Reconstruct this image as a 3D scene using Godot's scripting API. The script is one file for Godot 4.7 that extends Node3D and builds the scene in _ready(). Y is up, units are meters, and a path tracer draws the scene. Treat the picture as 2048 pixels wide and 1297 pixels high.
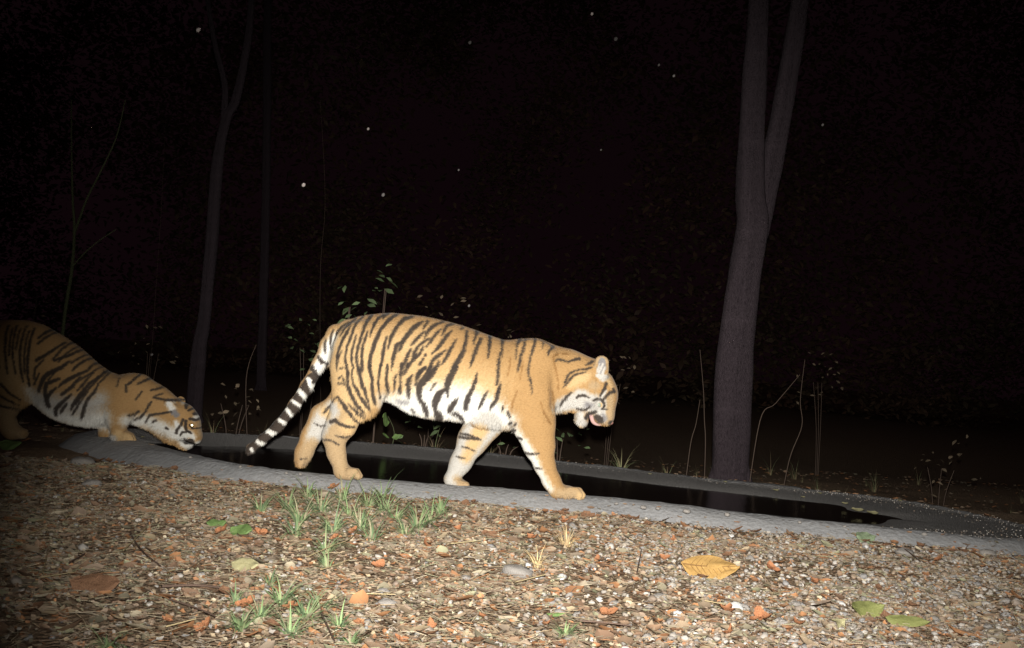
extends Node3D
# A camera-trap photograph at night: two tigers at a concrete waterhole in a forest, lit by the camera's own flash.

var rng := RandomNumberGenerator.new()
var wobble := FastNoiseLite.new()
var taken := {}
var crest := PackedVector2Array()
var inner := PackedVector2Array()
var rim_mask := PackedFloat32Array()
var M := {}

# ---------------------------------------------------------------- measured places (metres)
const CREST := [[-2.75, -7.45], [-2.32, -6.97], [-1.62, -6.3], [-1.0, -6.05], [0.0, -6.02], [0.81, -5.93], [1.84, -5.66], [2.5, -5.58], [2.95, -5.72], [3.05, -6.15], [2.8, -6.8], [2.45, -7.22], [1.67, -7.46], [0.7, -7.9], [-0.4, -8.25], [-1.45, -8.27], [-2.15, -8.08], [-2.72, -7.85]]
const HUSKS := [[-1.308, -6.018, 0.06], [-1.184, -5.977, 0.044], [-0.873, -5.848, 0.069], [-0.947, -4.406, 0.052], [-0.597, -4.614, 0.046], [-0.646, -4.423, 0.04], [-0.419, -3.989, 0.051], [-0.49, -3.61, 0.03], [-0.584, -3.267, 0.06], [-0.717, -3.246, 0.059], [-0.292, -4.416, 0.06], [-0.169, -4.876, 0.049], [-0.377, -3.158, 0.037], [-0.175, -3.203, 0.044], [-0.196, -5.925, 0.043], [0.375, -3.533, 0.058], [0.783, -3.676, 0.06], [0.732, -3.373, 0.049], [0.168, -3.368, 0.037], [0.153, -4.787, 0.057], [0.316, -5.369, 0.054], [0.874, -3.585, 0.069], [0.984, -3.57, 0.055], [1.243, -4.286, 0.051], [1.116, -4.478, 0.061], [-0.836, -3.596, 0.033], [-0.763, -2.972, 0.049], [-1.09, -4.394, 0.06], [0.704, -4.596, 0.046], [0.413, -4.487, 0.037], [0.525, -4.126, 0.038], [-0.036, -3.405, 0.037], [-0.245, -3.024, 0.041], [-0.891, -3.035, 0.03], [1.995, -4.961, 0.059], [0.817, -5.073, 0.042]]
const STONES := [[-0.333, -3.512, 0.064], [-0.104, -3.981, 0.047], [-0.361, -3.668, 0.05], [0.085, -4.122, 0.124], [0.59, -3.865, 0.063], [1.91, -5.164, 0.099], [2.357, -5.296, 0.087], [1.81, -4.326, 0.055], [1.266, -3.416, 0.047], [-2.417, -6.366, 0.139], [-2.044, -5.519, 0.101], [0.255, -4.584, 0.033], [0.719, -4.514, 0.037], [0.413, -3.762, 0.034], [0.578, -3.525, 0.051], [1.33, -4.127, 0.045], [1.082, -3.964, 0.054], [1.55, -3.875, 0.046], [1.641, -3.757, 0.055], [1.962, -4.241, 0.046], [1.025, -3.393, 0.046], [0.862, -3.291, 0.036]]
const WHITE_STONES := [[-0.717, -3.498, 0.045], [-0.603, -3.619, 0.03], [-0.21, -3.587, 0.026], [-0.172, -3.599, 0.03], [-0.21, -3.308, 0.027], [-0.111, -3.086, 0.025], [0.252, -4.134, 0.049], [0.738, -5.222, 0.038], [0.366, -3.793, 0.035], [0.612, -3.646, 0.04], [0.84, -3.81, 0.076], [0.571, -3.395, 0.025], [0.633, -3.4, 0.028], [2.055, -5.181, 0.038], [1.582, -4.353, 0.032], [-1.11, -3.165, 0.026]]
const TWIGS := [
	[[-1.024, -3.421], [-0.941, -3.484], [-0.852, -3.447], [-0.775, -3.387]],
	[[-1.427, -4.298], [-1.341, -4.108], [-1.227, -3.879], [-1.126, -3.726]],
	[[-1.422, -3.697], [-1.439, -3.875]],
	[[0.271, -3.404], [0.351, -3.414], [0.426, -3.379]],
	[[0.794, -5.538], [0.891, -5.767]],
	[[1.924, -5.544], [1.91, -5.229], [1.878, -4.883]],
	[[-0.945, -3.241], [-0.847, -3.158], [-0.764, -3.071]],
	[[0.544, -4.227], [0.618, -4.702]],
	[[2.239, -5.584], [2.3, -5.395]],
	[[-0.503, -3.254], [-0.408, -2.919]],
	[[1.526, -6.213], [1.46, -5.561]],
]
const STRAWS := [
	[[-1.32, -3.921], [-1.38, -4.355]],
	[[-1.725, -4.416], [-1.929, -5.229]],
	[[-1.412, -3.462], [-1.588, -3.925]],
	[[-0.679, -3.979], [-0.625, -4.178], [-0.577, -4.326], [-0.585, -4.619]],
	[[-0.595, -3.784], [-0.539, -3.983], [-0.483, -4.253]],
	[[-1.403, -3.427], [-1.348, -3.563]],
	[[-0.453, -3.517], [-0.311, -3.526]],
	[[0.184, -4.009], [0.074, -3.885]],
	[[-0.86, -2.935], [-0.798, -2.995]],
	[[-0.184, -4.424], [-0.066, -4.528]],
	[[0.732, -3.815], [0.789, -3.757]],
	[[-0.539, -4.576], [-0.612, -5.098]],
	[[-1.758, -4.123], [-1.75, -4.304]],
]
const TUFTS := [[-0.819, -5.078, 0.162], [-0.354, -4.892, 0.134], [-0.51, -4.527, 0.113], [-0.609, -5.708, 0.13], [-0.969, -5.086, 0.139], [-0.639, -3.355, 0.092], [-0.538, -3.194, 0.087], [-0.429, -3.137, 0.064], [-0.647, -4.19, 0.095], [-0.679, -5.067, 0.138], [-1.085, -5.03, 0.115], [-0.474, -5.085, 0.139], [0.166, -4.289, 0.078], [0.305, -4.798, 0.109], [-0.73, -3.616, 0.066], [-0.865, -4.833, 0.132], [-0.681, -4.579, 0.115], [-0.59, -4.748, 0.13], [-0.544, -5.291, 0.145], [-0.312, -5.084, 0.104], [-0.783, -5.522, 0.151], [-0.959, -5.524, 0.126], [-0.644, -5.413, 0.148], [-0.814, -4.461, 0.102], [-0.391, -4.701, 0.096], [-0.282, -5.334, 0.097], [-0.592, -3.918, 0.064], [-0.521, -3.357, 0.076], [-0.659, -3.159, 0.072], [-0.54, -2.996, 0.082], [-0.769, -3.315, 0.054], [0.22, -3.279, 0.054], [-0.683, -3.027, 0.069], [-0.958, -2.784, 0.051], [-0.373, -2.964, 0.054]]
const LEAVES := [[0.849, -4.363, 0.23], [-1.163, -4.563, 0.083], [-1.019, -4.399, 0.1], [-0.859, -3.804, 0.104], [1.291, -3.812, 0.122], [1.385, -3.684, 0.141], [1.814, -5.44, 0.099], [-1.204, -3.348, 0.152], [1.143, -3.635, 0.05], [-3.047, -6.828, 0.155], [0.203, -3.516, 0.064]]
const RIM_PEBBLES := [[0.614, -5.802, 0.021], [0.749, -5.736, 0.032], [0.824, -5.737, 0.027], [0.972, -5.717, 0.038], [1.182, -5.711, 0.038], [-1.096, -6.012, 0.024], [-1.172, -6.013, 0.021], [-1.455, -6.14, 0.024], [1.538, -5.634, 0.024], [1.758, -5.601, 0.021], [2.145, -5.547, 0.027], [2.344, -5.571, 0.024], [-1.812, -6.407, 0.021]]
const FAR_RIM_CHIPS := [[-2.631, -8.2, 0.05], [-2.534, -8.19, 0.043], [-2.524, -7.716, 0.036], [-2.318, -7.765, 0.05], [-2.117, -8.133, 0.036], [-2.001, -8.143, 0.032], [-1.906, -8.228, 0.047], [-1.615, -8.249, 0.04], [-1.154, -8.23, 0.047], [-1.049, -8.317, 0.043], [-1.461, -8.335, 0.029], [1.779, -7.123, 0.043], [1.876, -6.832, 0.032], [2.079, -6.643, 0.043], [2.059, -6.341, 0.079], [2.115, -6.25, 0.079], [2.066, -7.128, 0.029], [2.545, -7.016, 0.032], [1.025, -7.612, 0.029], [1.509, -7.429, 0.036], [-0.545, -8.246, 0.036], [-0.242, -8.19, 0.032]]
const MOTES := [
	[-0.98, 1.692, -3.2, 0.022],
	[0.182, 1.885, -3.4, 0.015],
	[-0.518, 1.515, -3.6, 0.015],
	[-0.597, 1.229, -3, 0.018],
	[-0.503, 1.356, -4, 0.022],
	[0.503, 1.815, -3.8, 0.016],
	[-0.246, 1.5, -4.2, 0.013],
	[-0.161, 0.973, -4, 0.016],
	[1.249, 1.865, -4.6, 0.019],
	[0.316, 1.674, -4.5, 0.012],
	[0.59, 2.181, -5, 0.02],
	[0.423, 2.436, -5.5, 0.035],
	[-0.311, 2.366, -5.5, 0.03],
	[-1.691, 0.689, -5.2, 0.021],
]
const BIG_TRUNK := [Vector3(2.316, -0.297, -11.2), Vector3(2.32, -0.114, -11.2), Vector3(2.306, 0.414, -11.2), Vector3(2.294, 0.924, -11.2), Vector3(2.319, 1.335, -11.2), Vector3(2.343, 1.772, -11.2), Vector3(2.38, 2.314, -11.2), Vector3(2.391, 2.629, -11.2)]
const BIG_STEM_ONE := [Vector3(2.366, 2.21, -11.2), Vector3(2.34, 2.626, -11.2), Vector3(2.319, 3.197, -11.2), Vector3(2.31, 4.062, -11.2), Vector3(2.305, 4.639, -11.2), Vector3(2.288, 5.473, -11.2)]
const BIG_STEM_TWO := [Vector3(2.428, 2.226, -11.3), Vector3(2.505, 2.652, -11.3), Vector3(2.603, 3.237, -11.3), Vector3(2.704, 4.118, -11.3), Vector3(2.75, 4.703, -11.3), Vector3(2.813, 5.551, -11.3)]
const LEFT_TRUNK := [Vector3(-4.529, 0.14, -16), Vector3(-4.52, 0.578, -16), Vector3(-4.48, 1.004, -16), Vector3(-4.467, 2.147, -16), Vector3(-4.465, 3.339, -16), Vector3(-4.412, 3.888, -16)]
const LEFT_LIMB_ONE := [Vector3(-4.423, 3.74, -16), Vector3(-4.383, 3.986, -16), Vector3(-4.277, 4.23, -16), Vector3(-4.2, 4.754, -16), Vector3(-4.151, 5.462, -16), Vector3(-4.183, 6.352, -16)]
const LEFT_LIMB_TWO := [Vector3(-4.412, 3.8, -16), Vector3(-4.426, 4.257, -16), Vector3(-4.462, 4.535, -16), Vector3(-4.635, 5.057, -16), Vector3(-4.797, 5.714, -16), Vector3(-4.88, 6.303, -16)]
const FAINT_TRUNK := [Vector3(-5.587, -0.355, -25), Vector3(-5.663, 1.235, -25), Vector3(-5.757, 3.06, -25), Vector3(-5.88, 5.12, -25), Vector3(-6.044, 7.42, -25), Vector3(-6.18, 9.501, -25)]
const SAPLING_STEM := [Vector3(-4.905, 0.418, -12), Vector3(-4.888, 0.813, -12), Vector3(-4.849, 1.408, -12), Vector3(-4.858, 1.853, -12), Vector3(-4.901, 2.175, -12), Vector3(-4.946, 2.592, -12), Vector3(-5.007, 3.274, -12)]
const SAPLING_FORK := [Vector3(-4.858, 1.793, -12), Vector3(-4.748, 2.192, -12), Vector3(-4.625, 2.498, -12), Vector3(-4.481, 2.895, -12), Vector3(-4.415, 3.316, -12)]
const SAPLING_TWIG := [Vector3(-4.851, 1.436, -12), Vector3(-4.717, 1.61, -12), Vector3(-4.565, 1.758, -12), Vector3(-4.399, 1.886, -12)]
const THIN_STEMS := [
	[Vector3(1.702, 0.031, -9.2), Vector3(1.684, 0.172, -9.2), Vector3(1.662, 0.383, -9.2), Vector3(1.638, 0.629, -9.2), Vector3(1.587, 0.965, -9.2)],
	[Vector3(2.371, -0.048, -9.4), Vector3(2.441, 0.067, -9.4), Vector3(2.533, 0.377, -9.4), Vector3(2.507, 0.597, -9.4), Vector3(2.524, 0.946, -9.4)],
	[Vector3(2.008, 0.255, -9), Vector3(2.08, 0.412, -9), Vector3(2.201, 0.568, -9), Vector3(2.383, 0.814, -9)],
	[Vector3(1.496, 0.056, -9), Vector3(1.525, 0.177, -9), Vector3(1.559, 0.351, -9), Vector3(1.579, 0.553, -9)],
	[Vector3(-2.654, 0.708, -16), Vector3(-2.84, 1.719, -16), Vector3(-2.854, 2.892, -16), Vector3(-3.037, 4.355, -16)],
	[Vector3(-5.521, 0.049, -17), Vector3(-5.542, 1.288, -17), Vector3(-5.56, 2.689, -17), Vector3(-5.603, 4.017, -17)],
	[Vector3(-2.191, 0.011, -9.5), Vector3(-2.259, 0.438, -9.5), Vector3(-2.196, 0.745, -9.5)],
	[Vector3(-0.04, 0.154, -9.6), Vector3(-0.015, 0.418, -9.6), Vector3(0.054, 0.685, -9.6)],
]
const SHRUBS := [
	[-1.118, 1.335, -9.4, 0.35, 0.28, 0],
	[-1.368, 1.157, -9.2, 0.3, 0.25, 0],
	[-2.185, 0.772, -12, 0.5, 0.5, 0],
	[-0.854, 1.173, -13, 0.5, 0.5, 1],
	[-0.126, 0.929, -13.2, 0.45, 0.5, 1],
	[-0.642, 0.159, -8.9, 0.35, 0.4, 0],
	[0.009, 0.131, -8.8, 0.3, 0.4, 0],
	[0.455, 0.188, -9, 0.3, 0.4, 0],
	[-2.414, 0.242, -9.8, 0.4, 0.4, 1],
	[3.968, 0.089, -10, 0.5, 0.6, 1],
	[4.029, 0.781, -14, 0.6, 0.6, 1],
	[-4.25, 0.579, -13, 0.5, 0.5, 1],
	[-6.164, 1.218, -14, 0.6, 0.6, 1],
	[1.184, 0.608, -12.8, 0.5, 0.5, 1],
]
const ROUND_LEAF := Vector3(-0.954, 0.227, -8.75)
const BACK_TUFT := Vector3(0.892, 0, -8.237)

const WALKER_X0 := -1095
const WALKER_TOP := [706, 794, 849, 871, 887, 899, 907, 914, 919, 925, 929, 932, 932, 931, 930, 929, 928, 926, 922, 918, 913, 908, 903, 897, 890, 883, 875, 867, 857, 849, 841, 833, 827, 829, 835, 841, 844, 846, 845, 832, 818, 807, 797, 789, 782, 777, 771, 765, 759, 753]
const WALKER_BOTTOM := [645, 560, 494, 468, 461, 457, 454, 453, 454, 456, 459, 461, 458, 446, 428, 411, 400, 394, 388, 384, 381, 379, 378, 378, 377, 376, 372, 365, 355, 347, 344, 344, 343, 345, 348, 353, 360, 372, 387, 408, 430, 452, 472, 483, 489, 493, 496, 496, 495, 493]
const WALKER_WIDE := [20, 71, 101, 118, 130, 139, 145, 149, 153, 156, 158, 161, 164, 167, 170, 173, 175, 176, 177, 178, 179, 180, 182, 183, 184, 185, 185, 184, 184, 183, 182, 180, 177, 173, 168, 162, 156, 149, 141, 132, 124, 117, 111, 107, 105, 103, 101, 98, 94, 90]
const WALKER_BONES := [
	[-905, 719, 90, 151, 56, -875, 558, 100, 135, 60, 30],
	[-875, 558, 100, 135, 60, -867, 451, 100, 100, 68, 30],
	[-957, 620, 90, 108, 60, -932, 446, 100, 103, 62, 35],
	[-932, 446, 100, 103, 62, -983, 308, 90, 78, 70, 35],
	[-983, 308, 90, 78, 70, -1016, 246, 90, 60, 80, 35],
	[-1016, 246, 90, 60, 80, -998, 158, 90, 45, 85, 35],
	[-998, 158, 90, 45, 85, -962, 66, 90, 41, 95, 35],
	[-961, 58, 90, 41, 110, -915, 48, 90, 34, 150, 15],
	[-920, 49, 50, 26, 62, -900, 50, 50, 25, 62, 6],
	[-900, 50, 50, 25, 62, -880, 35, 50, 19, 68, 6],
	[-917, 52, 78, 26, 62, -887, 54, 78, 24, 62, 6],
	[-887, 54, 78, 24, 62, -867, 39, 78, 19, 68, 6],
	[-913, 55, 106, 26, 62, -881, 58, 106, 24, 62, 6],
	[-881, 58, 106, 24, 62, -862, 43, 106, 19, 68, 6],
	[-909, 59, 134, 26, 62, -887, 60, 134, 24, 62, 6],
	[-887, 60, 134, 24, 62, -867, 45, 134, 19, 68, 6],
	[-940, 606, -85, 134, 50, -969, 437, -85, 95, 60, 50],
	[-969, 437, -85, 95, 60, -1069, 369, -80, 67, 75, 50],
	[-1069, 374, -80, 56, 80, -1117, 338, -80, 64, 80, 20],
	[-1117, 338, -80, 64, 80, -1169, 223, -80, 54, 80, 20],
	[-1169, 223, -80, 54, 80, -1201, 129, -80, 49, 95, 20],
	[-1201, 129, -80, 49, 95, -1212, 90, -80, 42, 114, 20],
	[-1212, 111, -115, 22, 90, -1223, 69, -115, 22, 90, 8],
	[-1208, 114, -92, 22, 90, -1219, 71, -92, 22, 90, 8],
	[-1203, 116, -68, 22, 90, -1214, 74, -68, 22, 90, 8],
	[-1199, 119, -45, 22, 90, -1210, 76, -45, 22, 90, 8],
	[34, 708, 75, 130, 50, 29, 541, 100, 135, 54, 30],
	[29, 541, 100, 135, 54, 56, 386, 100, 111, 62, 30],
	[56, 386, 100, 111, 62, 91, 275, 95, 86, 70, 30],
	[91, 275, 95, 78, 70, 128, 170, 95, 53, 85, 30],
	[128, 170, 95, 53, 85, 171, 87, 95, 45, 95, 30],
	[171, 87, 95, 45, 95, 204, 41, 95, 41, 110, 30],
	[199, 35, 95, 38, 130, 269, 32, 95, 34, 160, 15],
	[277, 29, 50, 27, 62, 305, 29, 50, 26, 62, 6],
	[305, 29, 50, 26, 62, 326, 14, 50, 20, 68, 6],
	[275, 33, 80, 27, 62, 316, 33, 80, 26, 62, 6],
	[316, 33, 80, 26, 62, 338, 18, 80, 20, 68, 6],
	[274, 37, 110, 27, 62, 318, 37, 110, 26, 62, 6],
	[318, 37, 110, 26, 62, 340, 22, 110, 20, 68, 6],
	[272, 40, 140, 27, 62, 303, 40, 140, 25, 62, 6],
	[303, 40, 140, 25, 62, 324, 25, 140, 20, 68, 6],
	[-113, 552, -80, 128, 50, -212, 364, -90, 95, 60, 45],
	[-212, 364, -90, 95, 60, -271, 263, -90, 78, 70, 45],
	[-271, 263, -90, 78, 70, -329, 134, -90, 53, 85, 45],
	[-329, 134, -90, 53, 85, -375, 39, -90, 40, 100, 45],
	[-378, 36, -90, 39, 120, -320, 12, -90, 28, 170, 12],
	[-333, 10, -125, 21, 85, -293, 4, -125, 20, 85, 8],
	[-332, 13, -100, 21, 85, -293, 7, -100, 20, 85, 8],
	[-331, 15, -78, 21, 85, -292, 10, -78, 19, 85, 8],
	[-330, 18, -55, 21, 85, -291, 13, -55, 19, 85, 8],
	[-1011, 800, 0, 71, 80, -1060, 796, 0, 47, 100, 25],
	[-1060, 796, 0, 47, 100, -1102, 733, 0, 38, 100, 25],
	[-1102, 733, 0, 38, 100, -1141, 626, 0, 34, 100, 25],
	[-1141, 626, 0, 34, 100, -1198, 501, 0, 32, 100, 25],
	[-1198, 501, 0, 32, 100, -1258, 392, 0, 29, 100, 25],
	[-1258, 392, 0, 29, 100, -1335, 277, 0, 26, 100, 25],
	[-1335, 277, 0, 26, 100, -1421, 192, 0, 22, 100, 25],
	[-1421, 192, 0, 22, 100, -1478, 139, 0, 21, 100, 25],
	[-1478, 139, 0, 21, 100, -1493, 121, 0, 14, 100, 25],
	[88, 629, 0, 192, 62, 206, 632, 0, 151, 68, 50],
	[206, 632, 0, 151, 68, 309, 611, 0, 129, 80, 50],
	[329, 607, 0, 115, 90, 384, 595, 0, 104, 90, 30],
	[384, 595, 0, 104, 90, 414, 564, 0, 93, 90, 30],
	[261, 548, 0, 69, 130, 345, 532, 0, 85, 120, 30],
	[427, 532, 0, 74, 90, 440, 461, 0, 55, 110, 20],
	[458, 605, 0, 27, 260, 471, 540, 0, 25, 200, 15],
	[471, 540, 0, 25, 200, 469, 436, 0, 23, 220, 15],
	[433, 439, 0, 38, 170, 456, 427, 0, 27, 180, 12],
	[325, 497, 0, 52, 130, 316, 431, 0, 38, 160, 15],
	[316, 431, 0, 38, 160, 325, 412, 0, 30, 160, 15],
	[403, 674, 72, 38, 75, 400, 707, 80, 38, 55, 12],
	[400, 707, 80, 38, 55, 400, 739, 88, 39, 42, 12],
	[415, 673, -72, 39, 75, 414, 706, -80, 39, 55, 12],
	[414, 706, -80, 39, 55, 415, 739, -88, 40, 42, 12],
	[413, 456, 30, 41, 90, 437, 441, 26, 36, 90, 10],
	[403, 523, 100, 24, 90, 412, 508, 100, 24, 90, -8],
	[399, 691, 112, 22, 80, 398, 737, 116, 26, 80, -6],
	[418, 453, -30, 41, 90, 441, 438, -26, 36, 90, 10],
	[420, 516, -100, 25, 90, 429, 500, -100, 25, 90, -8],
	[418, 689, -112, 22, 80, 418, 736, -116, 27, 80, -6],
	[365, 440, 0, 14, 600, 381, 408, 0, 16, 600, -8],
	[381, 408, 0, 16, 600, 377, 375, 0, 25, 600, -8],
	[-12, 748, 80, 70, 50, 52, 583, 120, 75, 45, 20],
	[-1039, 271, 90, 35, 80, -1051, 249, 90, 24, 80, 15],
	[-88, 669, 200, 27, 100, -77, 430, 185, 32, 100, -30],
	[-712, 758, 195, 24, 100, -743, 516, 190, 32, 100, -30],
	[153, 671, 150, 27, 100, 165, 498, 140, 27, 100, -30],
]
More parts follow.
